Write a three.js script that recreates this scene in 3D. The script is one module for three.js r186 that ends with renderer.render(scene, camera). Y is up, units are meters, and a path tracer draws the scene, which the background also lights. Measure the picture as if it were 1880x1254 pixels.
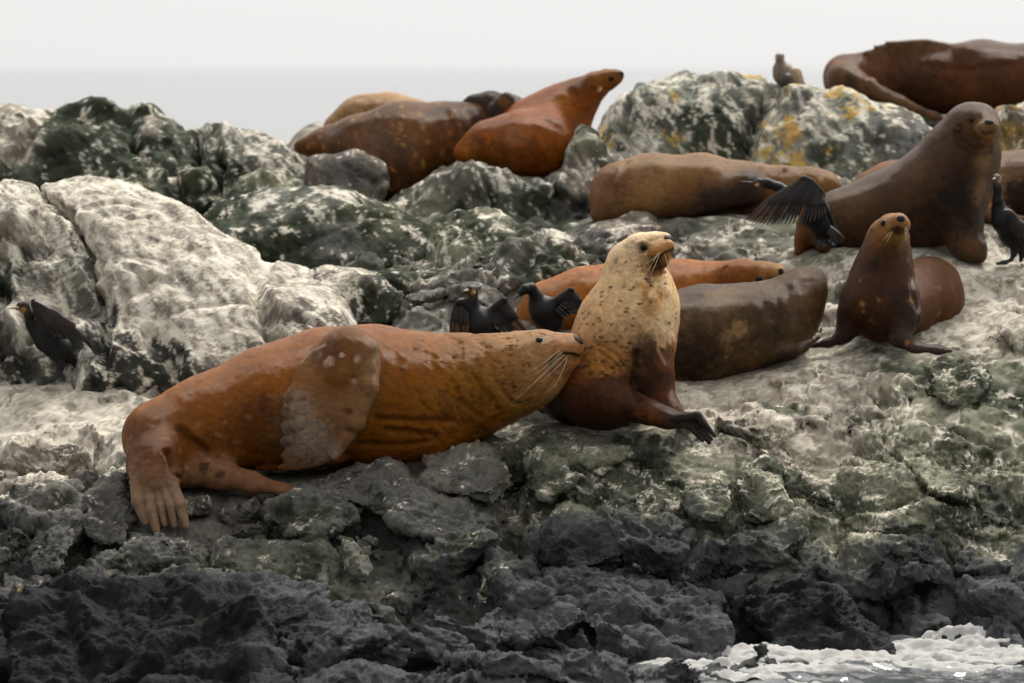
import * as THREE from 'three';
import { createNoise3D } from 'simplex-noise';
import { mergeGeometries } from 'three/addons/utils/BufferGeometryUtils.js';

// ---------------------------------------------------------------- camera, sky, sun, exposure
const EYE = 2.87, FPX = 6340, PITCH = Math.atan(502 / FPX);          // eye above the water; focal length in photo pixels
const camera = new THREE.PerspectiveCamera(2 * Math.atan(627 / FPX) * 180 / Math.PI, 1880 / 1254, 0.5, 60000);
camera.position.set(0, EYE, 0);
camera.rotation.x = -PITCH;
camera.focus = 18.2; camera.userData.fStop = 1.8;
const scene = new THREE.Scene();
scene.add(camera);
const renderer = new THREE.WebGLRenderer({ antialias: true });
renderer.toneMapping = THREE.LinearToneMapping;
renderer.toneMappingExposure = 0.97;
renderer.shadowMap.enabled = true;

{ // overcast sky: brighter towards the zenith, and round the veiled sun
  const W = 512, H = 512, d = new Float32Array(W * H * 4);
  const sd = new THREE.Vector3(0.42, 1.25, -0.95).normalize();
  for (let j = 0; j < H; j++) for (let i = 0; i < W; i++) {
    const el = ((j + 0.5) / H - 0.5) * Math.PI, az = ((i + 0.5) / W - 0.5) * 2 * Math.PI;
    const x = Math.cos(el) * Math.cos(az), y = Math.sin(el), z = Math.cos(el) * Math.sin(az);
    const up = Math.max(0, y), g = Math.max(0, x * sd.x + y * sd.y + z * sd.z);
    const cg = x * sd.x + y * sd.y + z * sd.z, L = y < 0 ? 0.88 : 1.20 * (1 + 0.8 * up) * (0.55 + 0.33 * cg) + 0.9 * Math.pow(g, 12);   // forward-scattering haze; side away from the sun dimmed to cut front fill
    const o = (j * W + i) * 4;
    d[o] = L; d[o + 1] = L * 0.992; d[o + 2] = L * 0.975; d[o + 3] = 1;
  }
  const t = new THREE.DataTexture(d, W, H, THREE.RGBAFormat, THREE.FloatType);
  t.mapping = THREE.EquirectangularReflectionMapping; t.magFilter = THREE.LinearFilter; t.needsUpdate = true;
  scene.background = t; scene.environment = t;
  const sun = new THREE.DirectionalLight(new THREE.Color(1, 0.95, 0.87), 4.8);
  sun.position.copy(sd).multiplyScalar(40).add(new THREE.Vector3(0, 0, -19)); sun.target.position.set(0, 1, -19);
  sun.castShadow = true; sun.shadow.radius = 20; sun.shadow.mapSize.set(2048, 2048);
  Object.assign(sun.shadow.camera, { left: -7, right: 7, top: 7, bottom: -7, near: 1, far: 90 });
  scene.add(sun, sun.target);
}

// ---------------------------------------------------------------- helpers
let seed = 20240;
const rnd = () => { seed = (seed + 0x6d2b79f5) | 0; let t = Math.imul(seed ^ (seed >>> 15), 1 | seed); t = (t + Math.imul(t ^ (t >>> 7), 61 | t)) ^ t; return ((t ^ (t >>> 14)) >>> 0) / 4294967296; };
const N3 = createNoise3D(rnd), N3b = createNoise3D(rnd);
const clamp = (x, a = 0, b = 1) => x < a ? a : x > b ? b : x;
const ss = (a, b, x) => { const t = clamp((x - a) / (b - a)); return t * t * (3 - 2 * t); };
const mixc = (a, b, t) => [a[0] + (b[0] - a[0]) * t, a[1] + (b[1] - a[1]) * t, a[2] + (b[2] - a[2]) * t];
const CP = Math.cos(PITCH), SP = Math.sin(PITCH);
// a point of the place that stands Z metres from the camera along the ground and shows at (px, py) of the 1880 x 1254 photograph
function P(px, py, Z) {
  const x = (px - 940) / FPX, y = -(py - 627) / FPX;
  const dy = y * CP - SP, dz = -(y * SP + CP), s = Z / -dz;
  return [x * s, EYE + dy * s, -Z];
}
const RAD = (r, Z) => r * Z / FPX;
const fbm = (x, y, z, o = 4, n = N3) => { let a = 1, s = 0, t = 0; for (let i = 0; i < o; i++) { s += a * n(x, y, z); t += a; a *= 0.5; x = x * 2.03 + 7.1; y = y * 2.03 + 3.7; z = z * 2.03 + 1.3; } return s / t; };
const ridged = (x, y, z, o = 4) => { let a = 1, s = 0, t = 0; for (let i = 0; i < o; i++) { const v = 1 - Math.abs(N3b(x, y, z)); s += a * v * v; t += a; a *= 0.5; x = x * 2.1 + 5.3; y = y * 2.1 + 1.7; z = z * 2.1 + 9.1; } return s / t; };
const h3 = (i, j, k) => { let h = Math.imul(i, 374761393) ^ Math.imul(j, 668265263) ^ Math.imul(k, 1274126177); h = Math.imul(h ^ (h >>> 13), 1274126177); return (h ^ (h >>> 16)) >>> 0; };
const W = { f1: 0, f2: 0, id: 0, t: 0 };
function worley(x, y, z) {
  const i0 = Math.floor(x), j0 = Math.floor(y), k0 = Math.floor(z); let f1 = 9, f2 = 9, id = 0, nx = 0, ny = 0, nz = 0;
  for (let i = i0 - 1; i <= i0 + 1; i++) for (let j = j0 - 1; j <= j0 + 1; j++) for (let k = k0 - 1; k <= k0 + 1; k++) {
    const h = h3(i, j, k), dx = i + (h & 1023) / 1023 - x, dy = j + ((h >>> 10) & 1023) / 1023 - y, dz = k + ((h >>> 20) & 1023) / 1023 - z, d = dx * dx + dy * dy + dz * dz;
    if (d < f1) { f2 = f1; f1 = d; id = h; nx = dx; ny = dy; nz = dz; } else if (d < f2) f2 = d;
  }
  W.f1 = Math.sqrt(f1); W.f2 = Math.sqrt(f2); W.id = id; const q = h3(id & 65535, id >>> 16, 5); W.t = nx * ((q & 255) / 127.5 - 1) + ny * (((q >>> 8) & 255) / 127.5 - 1) + nz * (((q >>> 16) & 255) / 127.5 - 1); return W;   // t: height of the tilted facet of that cell
}
function geo(pos, idx, col, uv) {
  const g = new THREE.BufferGeometry();
  g.setAttribute('position', new THREE.BufferAttribute(pos instanceof Float32Array ? pos : new Float32Array(pos), 3));
  if (uv) g.setAttribute('uv', new THREE.BufferAttribute(uv instanceof Float32Array ? uv : new Float32Array(uv), 2));
  if (col) g.setAttribute('color', new THREE.BufferAttribute(col instanceof Float32Array ? col : new Float32Array(col), 3));
  g.setIndex(new THREE.BufferAttribute(idx instanceof Uint32Array ? idx : new Uint32Array(idx), 1));
  g.computeVertexNormals();
  return g;
}
let TRIS = 0;
const taken = {};
const numbered = (n) => { const k = taken[n] = (taken[n] ?? -1) + 1; return k ? n + '_' + String(k).padStart(3, '0') : n; };
function mesh(name, g, m, parent) {
  const o = new THREE.Mesh(g, m); o.name = parent === scene ? numbered(name) : name; o.castShadow = o.receiveShadow = true;
  TRIS += (g.index ? g.index.count : g.attributes.position.count) / 3; parent.add(o); return o;
}
function tag(o, label, category, group) { o.userData.label = label; o.userData.category = category; if (group) o.userData.group = group; return o; }
function group(name, at) { const o = new THREE.Group(); o.name = numbered(name); o.position.set(...at); scene.add(o); return o; }

// surface of a distance field on a grid (surface nets), far blocks skipped, vertices pulled onto the surface
function meshField(f, lo, hi, cell) {
  const nx = Math.ceil((hi[0] - lo[0]) / cell) + 2, ny = Math.ceil((hi[1] - lo[1]) / cell) + 2, nz = Math.ceil((hi[2] - lo[2]) / cell) + 2;
  const v = new Float32Array(nx * ny * nz), B = 8, far = cell * B * 1.25;
  for (let bk = 0; bk < nz; bk += B) for (let bj = 0; bj < ny; bj += B) for (let bi = 0; bi < nx; bi += B) {
    const c = f(lo[0] + (bi + B / 2) * cell, lo[1] + (bj + B / 2) * cell, lo[2] + (bk + B / 2) * cell), skip = Math.abs(c) > far;
    for (let k = bk; k < Math.min(nz, bk + B); k++) for (let j = bj; j < Math.min(ny, bj + B); j++) {
      let o = (k * ny + j) * nx + bi;
      for (let i = bi; i < Math.min(nx, bi + B); i++, o++) v[o] = skip ? c : f(lo[0] + i * cell, lo[1] + j * cell, lo[2] + k * cell);
    }
  }
  const m = nets(v, nx, ny, nz, lo, cell);
  pull(m, f, 0);
  return m;
}
function nets(v, nx, ny, nz, lo, cell) {
  const id = new Int32Array(nx * ny * nz).fill(-1), pos = [], idx = [], sy = nx, sz = nx * ny;
  const off = [0, 1, sy, sy + 1, sz, sz + 1, sz + sy, sz + sy + 1];
  const E = [[0, 1], [2, 3], [4, 5], [6, 7], [0, 2], [1, 3], [4, 6], [5, 7], [0, 4], [1, 5], [2, 6], [3, 7]];
  for (let k = 0; k < nz - 1; k++) for (let j = 0; j < ny - 1; j++) for (let i = 0; i < nx - 1; i++) {
    const o = (k * ny + j) * nx + i; let m = 0;
    for (let c = 0; c < 8; c++) if (v[o + off[c]] < 0) m |= 1 << c;
    if (m === 0 || m === 255) continue;
    let x = 0, y = 0, z = 0, n = 0;
    for (const [a, b] of E) {
      if (((m >> a) & 1) === ((m >> b) & 1)) continue;
      const t = v[o + off[a]] / (v[o + off[a]] - v[o + off[b]]);
      x += (a & 1) + t * ((b & 1) - (a & 1)); y += ((a >> 1) & 1) + t * (((b >> 1) & 1) - ((a >> 1) & 1)); z += (a >> 2) + t * ((b >> 2) - (a >> 2)); n++;
    }
    id[o] = pos.length / 3;
    pos.push(lo[0] + (i + x / n) * cell, lo[1] + (j + y / n) * cell, lo[2] + (k + z / n) * cell);
  }
  for (let k = 1; k < nz - 1; k++) for (let j = 1; j < ny - 1; j++) for (let i = 1; i < nx - 1; i++) {
    const o = (k * ny + j) * nx + i, s = v[o] < 0;
    const q = (a, b, c, d, flip) => { if (a < 0 || b < 0 || c < 0 || d < 0) return; if (flip) idx.push(a, c, b, b, c, d); else idx.push(a, b, c, b, d, c); };
    if (s !== v[o + 1] < 0) q(id[o - sy - sz], id[o - sz], id[o - sy], id[o], !s);
    if (s !== v[o + sy] < 0) q(id[o - 1 - sz], id[o - sz], id[o - 1], id[o], s);
    if (s !== v[o + sz] < 0) q(id[o - 1 - sy], id[o - sy], id[o - 1], id[o], !s);
  }
  return { pos, idx };
}
function pull(m, f, from) {
  const e = 0.002, p = m.pos;
  for (let i = from; i < p.length; i += 3) for (let it = 0; it < 2; it++) {
    const x = p[i], y = p[i + 1], z = p[i + 2], d = f(x, y, z);
    const gx = f(x + e, y, z) - f(x - e, y, z), gy = f(x, y + e, z) - f(x, y - e, z), gz = f(x, y, z + e) - f(x, y, z - e), g2 = (gx * gx + gy * gy + gz * gz) / (4 * e * e);
    if (g2 < 1e-3) break;
    const s = clamp(d / g2, -0.02, 0.02) / (2 * e); p[i] -= gx * s; p[i + 1] -= gy * s; p[i + 2] -= gz * s;
  }
}
// finer triangles where near(x, y, z)
function refine(m, near, f) {
  const p = m.pos, from = p.length, map = new Map(), out = [], N = 1e7;
  const mid = (a, b) => {
    const k = a < b ? a * N + b : b * N + a; let r = map.get(k);
    if (r === undefined) {
      const x = (p[a * 3] + p[b * 3]) / 2, y = (p[a * 3 + 1] + p[b * 3 + 1]) / 2, z = (p[a * 3 + 2] + p[b * 3 + 2]) / 2;
      r = near(x, y, z) ? p.push(x, y, z) / 3 - 1 : -1; map.set(k, r);
    }
    return r;
  };
  for (let t = 0; t < m.idx.length; t += 3) {
    let [a, b, c] = [m.idx[t], m.idx[t + 1], m.idx[t + 2]], ab = mid(a, b), bc = mid(b, c), ca = mid(c, a);
    const n = (ab >= 0) + (bc >= 0) + (ca >= 0);
    if (n === 0) out.push(a, b, c);
    else if (n === 3) out.push(a, ab, ca, ab, b, bc, ca, bc, c, ab, bc, ca);
    else {
      for (let r = 0; r < 2 && !(n === 1 ? ab >= 0 : ca < 0); r++) [a, b, c, ab, bc, ca] = [b, c, a, bc, ca, ab];
      if (n === 1) out.push(a, ab, c, ab, b, c); else out.push(a, ab, c, ab, bc, c, ab, b, bc);
    }
  }
  m.idx = out; if (f) pull(m, f, from);
  return m;
}
function segDist(x, y, z, a, b) {
  const bx = b[0] - a[0], by = b[1] - a[1], bz = b[2] - a[2], t = clamp(((x - a[0]) * bx + (y - a[1]) * by + (z - a[2]) * bz) / (bx * bx + by * by + bz * bz + 1e-12));
  return Math.hypot(x - a[0] - bx * t, y - a[1] - by * t, z - a[2] - bz * t);
}
// textures: fine relief and grain
function noiseTex(size, fn) {
  const d = new Uint8Array(size * size * 4);
  for (let j = 0; j < size; j++) for (let i = 0; i < size; i++) { // periodic: noise on a torus
    const u = i / size * Math.PI * 2, w = j / size * Math.PI * 2, v = clamp(fn(u, w)) * 255, o = (j * size + i) * 4;
    d[o] = d[o + 1] = d[o + 2] = v; d[o + 3] = 255;
  }
  const t = new THREE.DataTexture(d, size, size); t.wrapS = t.wrapT = THREE.RepeatWrapping; t.magFilter = THREE.LinearFilter; t.needsUpdate = true; return t;
}
const torus = (u, w, r, q) => { const a = (3 + Math.cos(w)) * r, x = a * Math.cos(u), y = a * Math.sin(u), z = Math.sin(w) * r * q; return [x, y, z]; };
const rockBump = noiseTex(512, (u, w) => { const [x, y, z] = torus(u, w, 3, 3); return 0.55 * ridged(x, y, z, 4) + 0.25 + 0.35 * fbm(x * 5, y * 5, z * 5, 3); });
const furBump = noiseTex(512, (u, w) => { const [x, y, z] = torus(u, w, 7, 3); return 0.5 + 0.5 * fbm(x, y, z * 2.2, 4); });
const waveBump = noiseTex(512, (u, w) => { const [x, y, z] = torus(u, w, 2.2, 3); return 0.5 + 0.5 * fbm(x, y, z, 5); });
// colour grain of stone and of hair, in grey; its mean is near 0.8
const rockGrain = noiseTex(512, (u, w) => { const [x, y, z] = torus(u, w, 5, 3); const r = fbm(x * 2.5, y * 2.5, z * 2.5, 3), p = N3b(x * 7, y * 7, z * 7); return 0.8 + 0.22 * r + 0.12 * p - 0.25 * ss(0.35, 0.7, fbm(x * 4 + 3, y * 4, z * 4, 2, N3b)); });
const hairGrain = noiseTex(512, (u, w) => { const [x, y, z] = torus(u, w, 6, 3); return 0.8 + 0.26 * fbm(x, y, z * 2, 3) + 0.2 * N3b(x * 3, y * 3, z * 3) + 0.12 * N3(x * 7, y * 7, z * 7); });
const rockMat = new THREE.MeshPhysicalMaterial({ name: 'rock', vertexColors: true, map: rockGrain, roughness: 0.9, specularIntensity: 0.18, bumpMap: rockBump, bumpScale: 0.011 });
const wetRockMat = new THREE.MeshPhysicalMaterial({ name: 'shore rock', vertexColors: true, map: rockGrain, roughness: 0.82, specularIntensity: 0.18, bumpMap: rockBump, bumpScale: 0.011 });

// ---------------------------------------------------------------- the rocky slope
// where the bare ground stands in the photograph: [px, py, metres]
const GROUND = [
  [-400, 1235, 15.85], [0, 1235, 15.85], [300, 1235, 15.85], [520, 1200, 15.95], [800, 1195, 15.95], [1040, 1200, 16.05], [1150, 1215, 16.3], [1245, 1235, 16.62], [1400, 1203, 16.9], [1600, 1200, 16.95], [1880, 1190, 17], [2300, 1190, 17],
  [-400, 1075, 16.75], [40, 1085, 16.7], [150, 1070, 16.7], [300, 1078, 16.7], [450, 1085, 16.75], [600, 1150, 16.7], [760, 1160, 16.65], [900, 1150, 16.7], [1060, 1100, 16.9], [1280, 1110, 16.95],
  [-300, 1000, 17.4], [60, 1010, 17.4], [300, 1010, 17.35], [560, 1030, 17.3], [800, 1040, 17.3], [1000, 1030, 17.3], [1250, 1010, 17.35], [1500, 1010, 17.4], [1700, 1000, 17.45], [1880, 990, 17.5], [2300, 980, 17.5],
  [0, 910, 17.9], [270, 985, 17.62], [300, 880, 18.0], [420, 903, 17.95], [540, 870, 18.05], [660, 852, 18.15], [780, 838, 18.2], [870, 803, 18.3], [960, 772, 18.35], [900, 900, 17.75], [1050, 880, 17.85], [1250, 880, 17.9], [1500, 860, 18.1], [1700, 850, 18.15], [1880, 840, 18.2], [2300, 830, 18.2],
  [60, 790, 18.8], [250, 770, 18.9], [-200, 800, 18.8], [1060, 785, 18.35], [1150, 786, 18.35], [1260, 780, 18.35], [1310, 812, 18.2], [1400, 740, 18.7], [1600, 740, 18.7], [1800, 720, 18.8], [2200, 720, 18.8],
  [0, 697, 19.45], [110, 702, 19.4], [250, 692, 19.5], [340, 690, 19.5], [500, 690, 19.5], [700, 660, 19.5], [880, 640, 19.4], [1030, 612, 19.5], [1230, 700, 19.15], [1330, 692, 19.15], [1450, 660, 19.2],
  [1500, 640, 19.35], [1640, 645, 19.3], [1740, 645, 19.3], [1810, 620, 19.5], [1880, 620, 19.5], [2200, 620, 19.5],
  [760, 605, 20.0], [900, 560, 20.0], [1000, 622, 19.9], [1150, 628, 19.9], [1280, 600, 19.9], [1400, 560, 20.0], [1530, 560, 19.9], [1750, 540, 20.0], [1880, 540, 20.0],
  [900, 480, 20.6], [1010, 440, 20.9], [1130, 430, 21.0], [1300, 430, 20.9], [1480, 465, 20.55], [1560, 447, 20.6], [1670, 440, 20.65], [1785, 482, 20.4], [1850, 482, 20.4], [1980, 490, 20.4],
  [1100, 412, 21.3], [1200, 400, 21.4], [1360, 388, 21.5], [1500, 385, 21.5], [1700, 400, 21.4], [1900, 405, 21.3], [2200, 410, 21.4],
  [0, 560, 20.7], [300, 560, 20.7], [600, 520, 20.8], [0, 460, 21.6], [300, 440, 21.8], [600, 420, 21.8], [850, 420, 21.3],
  [0, 370, 22.4], [300, 360, 22.5], [560, 350, 22.4], [715, 366, 22.1], [850, 335, 22.4], [990, 325, 22.5], [1060, 320, 22.5], [1200, 340, 22.4], [1500, 340, 22.4], [1880, 340, 22.4],
  [0, 300, 23.3], [400, 300, 23.2], [620, 268, 23.2], [780, 262, 23.2], [1070, 268, 23.2], [1200, 270, 23.4], [1600, 235, 24.2], [1880, 215, 24.3], [2200, 215, 24.3],
].map(([x, y, z]) => P(x, y, z));
for (const x of [-7, -4, -2, 0, 2, 4, 7]) { for (const [z, y] of [[-25.2, 1.2], [-26.4, 0.2], [-28, -1], [-30, -1.6]]) GROUND.push([x, y, z]); for (const [z, y] of [[-15.3, -0.45], [-14.6, -0.8]]) GROUND.push([x, y, z]); }
function baseMLS(x, z) {
  let sw = 0, sx = 0, sz = 0, sxx = 0, sxz = 0, szz = 0, sy = 0, sxy = 0, szy = 0;
  for (const g of GROUND) {
    const dx = g[0] - x, dz = g[2] - z, w = Math.exp(-(dx * dx * 0.9 + dz * dz * 2.2) / 0.20) + 1e-5 / (0.1 + dx * dx + dz * dz) ;
    sw += w; sx += w * dx; sz += w * dz; sxx += w * dx * dx; sxz += w * dx * dz; szz += w * dz * dz; sy += w * g[1]; sxy += w * dx * g[1]; szy += w * dz * g[1];
  }
  const r = 0.02 * sw; sxx += r; szz += r;
  const D = sw * (sxx * szz - sxz * sxz) - sx * (sx * szz - sxz * sz) + sz * (sx * sxz - sxx * sz);
  const A = sy * (sxx * szz - sxz * sxz) - sx * (sxy * szz - sxz * szy) + sz * (sxy * sxz - sxx * szy);
  return A / D;
}
const GX0 = -7, GZ0 = -30, GC = 0.06, GNX = Math.ceil(14 / GC) + 1, GNZ = Math.ceil(15.6 / GC) + 1, GRID = new Float32Array(GNX * GNZ);
for (let j = 0; j < GNZ; j++) for (let i = 0; i < GNX; i++) GRID[j * GNX + i] = baseMLS(GX0 + i * GC, GZ0 + j * GC);
function ground(x, z) {
  const u = clamp((x - GX0) / GC, 0, GNX - 1.001), v = clamp((z - GZ0) / GC, 0, GNZ - 1.001), i = Math.floor(u), j = Math.floor(v), a = u - i, b = v - j, o = j * GNX + i;
  return (GRID[o] * (1 - a) + GRID[o + 1] * a) * (1 - b) + (GRID[o + GNX] * (1 - a) + GRID[o + GNX + 1] * a) * b;
}
// where the line of sight through a photo pixel first meets the bare slope
function onGround(px, py) {
  const d = P(px, py, 1); let z0 = 15;
  for (let Z = 15; Z < 30; Z += 0.03) { const p = [d[0] * Z, EYE + (d[1] - EYE) * Z, -Z]; if (p[1] < ground(p[0], p[2])) return [p[0], ground(p[0], p[2]), p[2]]; z0 = Z; }
  return P(px, py, 22);
}
// dark clefts seen between the foreground stones: polylines in the photograph, width and depth in metres
const CLEFTS = [
  [[735, 840, 790, 870, 800, 900, 745, 935, 690, 935], 0.035, 0.09], [[930, 840, 950, 890, 935, 950, 940, 1000, 1000, 1060], 0.05, 0.14], [[480, 890, 500, 945, 560, 975, 660, 985], 0.03, 0.07],
  [[660, 935, 720, 950, 800, 905, 900, 925, 925, 990], 0.025, 0.06], [[160, 900, 170, 960, 230, 985, 330, 980], 0.035, 0.08], [[0, 1050, 120, 1035, 140, 990, 60, 960], 0.04, 0.1],
  [[140, 1020, 300, 1040, 420, 1030, 560, 1060, 700, 1075, 830, 1110], 0.045, 0.1], [[300, 1065, 480, 1075, 640, 1105, 800, 1115, 900, 1140], 0.04, 0.12],
  [[560, 1000, 700, 1010, 830, 1000, 930, 1020], 0.025, 0.05], [[1000, 1060, 1100, 1050, 1200, 1075, 1240, 1090], 0.05, 0.12], [[985, 950, 1060, 930, 1130, 960, 1165, 1010], 0.025, 0.06],
  [[1110, 930, 1130, 960, 1240, 955, 1340, 975], 0.025, 0.06], [[1345, 870, 1350, 940, 1370, 970, 1450, 965, 1560, 950], 0.03, 0.07], [[1240, 940, 1330, 955, 1350, 1020], 0.025, 0.05],
  [[1450, 880, 1450, 930], 0.02, 0.04], [[1530, 970, 1540, 1020, 1700, 1030, 1760, 960], 0.035, 0.07], [[1040, 1100, 1120, 1120, 1080, 1150, 1180, 1190, 1210, 1220], 0.03, 0.07],
  [[890, 1155, 1000, 1160, 1080, 1130], 0.025, 0.05], [[500, 1220, 620, 1180, 760, 1170, 880, 1165], 0.03, 0.08], [[1280, 1100, 1330, 1140, 1390, 1190], 0.06, 0.08], [[1350, 1090, 1430, 1060, 1520, 1070, 1560, 1100], 0.03, 0.07],
  [[1700, 1020, 1760, 1080, 1780, 1150], 0.05, 0.09], [[1480, 1060, 1600, 1110, 1690, 1180], 0.035, 0.07], [[1020, 880, 1060, 860, 1150, 880], 0.02, 0.05], [[1800, 840, 1850, 870, 1880, 900], 0.04, 0.09],
  [[1760, 1010, 1840, 960, 1880, 955], 0.03, 0.06], [[1200, 1000, 1290, 1000, 1340, 1040], 0.025, 0.05], [[0, 880, 100, 870, 150, 900, 215, 880], 0.025, 0.06], [[40, 760, 130, 790, 150, 830], 0.02, 0.04],
].map(([q, w, d]) => { const pts = []; for (let i = 0; i < q.length; i += 2) pts.push(onGround(q[i], q[i + 1])); return { pts, w, d }; });
const SEGS = []; for (const c of CLEFTS) for (let i = 0; i + 1 < c.pts.length; i++) SEGS.push([c.pts[i], c.pts[i + 1], c.w, c.d]);

// kinds of rock surface: base colour and how much droppings, algae, black wet stone and lichen lie on it
const K = {
  pale: { base: [0.30, 0.27, 0.225], guano: 0.70, green: 0.10, dark: 0.05, lichen: 0 },
  streaked: { base: [0.15, 0.15, 0.13], guano: 0.55, green: 0.35, dark: 0.15, lichen: 0 },
  green: { base: [0.10, 0.115, 0.085], guano: 0.24, green: 0.62, dark: 0.2, lichen: 0 },
  grey: { base: [0.15, 0.14, 0.12], guano: 0.30, green: 0.35, dark: 0.12, lichen: 0 },
  tan: { base: [0.30, 0.265, 0.215], guano: 0.58, green: 0.28, dark: 0.05, lichen: 0 },
  mossy: { base: [0.19, 0.19, 0.135], guano: 0.34, green: 0.55, dark: 0.1, lichen: 0 },
  slate: { base: [0.110, 0.107, 0.102], guano: 0.10, green: 0.25, dark: 0.45, lichen: 0 },
  warm: { base: [0.14, 0.12, 0.10], guano: 0.18, green: 0.2, dark: 0.2, lichen: 0 },
  black: { base: [0.030, 0.033, 0.036], guano: 0.0, green: 0.1, dark: 0.6, lichen: 0 },
  wet: { base: [0.086, 0.091, 0.094], guano: 0.06, green: 0.16, dark: 0.36, lichen: 0 },
  lichen: { base: [0.24, 0.245, 0.205], guano: 0.58, green: 0.38, dark: 0.12, lichen: 0.3 },
};
// grain and stains of the stone; streaks run down steep faces
function stone(x, y, z, ny, k, run = 1) {
  const n1 = fbm(x * 2.6, y * 2.6, z * 2.6, 4), n2 = fbm(x * 9 + 5, y * 9, z * 9, 3, N3b), n3 = N3(x * 34, y * 34, z * 34), n4 = N3b(x * 75, y * 75, z * 75);
  const steep = run * ss(0.97, 0.45, ny);
  const streak = fbm(x * 11 + n1, y * 1.1, z * 11, 3, N3b) * steep + fbm(x * 5, y * 4, z * 5, 3, N3b) * (1 - steep);
  const run2 = run > 0.5 ? fbm((x * 0.85 + y * 0.45) * 15 + 0.8 * n1, (y * 0.85 - x * 0.45) * 1.8, z * 6, 4, N3b) : 0;       // fine runs down the face
  const tone = 1 + 0.32 * n1 + 0.22 * n2 + 0.2 * n3 + 0.14 * n4 + 0.45 * run2;
  let c = [k.base[0] * tone, k.base[1] * tone, k.base[2] * tone * (1 - 0.05 * n2)];
  const dk = ss(-0.12, 0.2, (k.dark - 0.5) * 1.1 + 0.55 * n1 + 0.35 * n2 + 0.2 * n3 - 0.1);
  c = mixc(c, [0.0062 * (1 + 0.4 * n3), 0.0075 * (1 + 0.4 * n3), 0.0082 * (1 + 0.4 * n3)], dk * 0.82);
  const g1 = fbm(x * 1.9 + 31, y * 2.4, z * 1.9, 4, N3b), gr = ss(-0.1, 0.22, (k.green - 0.5) * 1.15 + 0.62 * g1 + 0.28 * n2 + 0.2 * n3 + 0.1 * (steep - 0.5));
  c = mixc(c, mixc([0.009, 0.017, 0.0075], [0.062, 0.070, 0.042], clamp(0.5 + n2 + 0.5 * n3)), gr * 0.8);
  const gu = ss(-0.05, 0.2, (k.guano - 0.5) * 1.05 + 0.7 * streak + 0.5 * run2 + 0.22 * n3 + 0.18 * n4 - 0.02 + 0.25 * (ny - 0.6) * k.guano);
  c = mixc(c, mixc([0.27, 0.242, 0.198], [0.60, 0.55, 0.462], clamp(0.55 + 0.5 * n2 + 0.4 * n4 + 0.9 * run2)), gu * 0.88 * ss(0.02, 0.16, k.guano));
  if (k.lichen > 0.1) { const l = ss(0.02, 0.2, (k.lichen - 0.5) * 0.9 + 0.9 * fbm(x * 3.1 + 70, y * 3.1, z * 3.1, 4) + 0.25 * n3); c = mixc(c, [0.42 + 0.1 * n2, 0.25 + 0.05 * n3, 0.05], l * 0.85); }
  const v = 1.2 * clamp(Math.pow((0.3 * c[0] + 0.55 * c[1] + 0.15 * c[2]) / 0.14, 0.30), 0.32, 1.32);  // deepens darks and lifts pales in the albedo, standing in for lighting contrast
  return [Math.min(0.82, c[0] * v), Math.min(0.8, c[1] * v), Math.min(0.76, c[2] * v)];
}
K.deep = { base: [0.058, 0.066, 0.048], guano: 0.20, green: 0.66, dark: 0.36, lichen: 0 };
K.stripe = { base: [0.075, 0.074, 0.066], guano: 0.44, green: 0.3, dark: 0.42, lichen: 0 };
K.yellow = { base: [0.20, 0.13, 0.05], guano: 0.15, green: 0.3, dark: 0.25, lichen: 0.62 };
// which kind of surface lies where on the slope
const ZONES = [];
const zone = (k, ...q) => { for (let i = 0; i < q.length; i += 2) ZONES.push([onGround(q[i], q[i + 1]), K[k]]); };
zone('pale', 60, 720, 200, 720, 320, 700, 60, 800, 180, 800, 100, 850, -100, 750, 420, 690);
zone('grey', 60, 920, 180, 900); zone('slate', 40, 980, 150, 1000, 230, 930, 560, 940, 600, 1000, 700, 980, 850, 950, 900, 960, 780, 1040, 350, 1010, -150, 1000);
zone('warm', 420, 920, 350, 950, 660, 870, 850, 800, 900, 860, 820, 870, 960, 790); zone('mossy', 1000, 830, 1060, 880, 960, 900, 450, 1030, 640, 1030);
zone('black', 80, 1120, 200, 1150, 330, 1150, 420, 1180, 100, 1220, 300, 1220, 500, 1160, 1420, 1130, 1500, 1150, 1600, 1180, 1350, 1110, 1100, 1050, 1200, 1050, 900, 1090, -200, 1150);
zone('wet', 600, 1150, 700, 1200, 800, 1180, 950, 1140, 1000, 1200, 1100, 1120, 1200, 1150, 1280, 1190, 1050, 1000, 1150, 1000, 1300, 1030, 1450, 1020, 1600, 1060, 1750, 1050, 1850, 1050, 1800, 1120, 2000, 1080, 600, 1090);
zone('mossy', 1200, 900, 1300, 860, 1400, 900, 1500, 900, 1250, 830, 1600, 900, 1700, 900, 1800, 920, 1450, 960, 1650, 800, 1750, 740, 1850, 700, 1700, 690, 1850, 780, 1560, 960, 2000, 850);
zone('tan', 1350, 800, 1450, 780, 1550, 760, 1300, 730, 1400, 720, 1500, 690, 1380, 850, 1560, 660, 1800, 560, 1850, 500, 1700, 500, 1530, 480, 1530, 580, 1620, 460, 1850, 600, 1480, 600, 2000, 560, 1500, 700);
zone('grey', 1000, 620, 800, 600, 900, 520, 1000, 480, 1100, 440, 1200, 420, 1300, 430, 1400, 430, 1350, 470, 900, 450, 1200, 470); zone('green', 950, 420, 850, 420, 1000, 460); zone('mossy', 1430, 400, 1400, 440, 1520, 520, 1640, 640);
zone('streaked', 600, 400, 300, 450, 700, 340, 900, 330, 100, 300, 400, 300); zone('lichen', 1200, 300, 1500, 320, 1800, 300);
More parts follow.
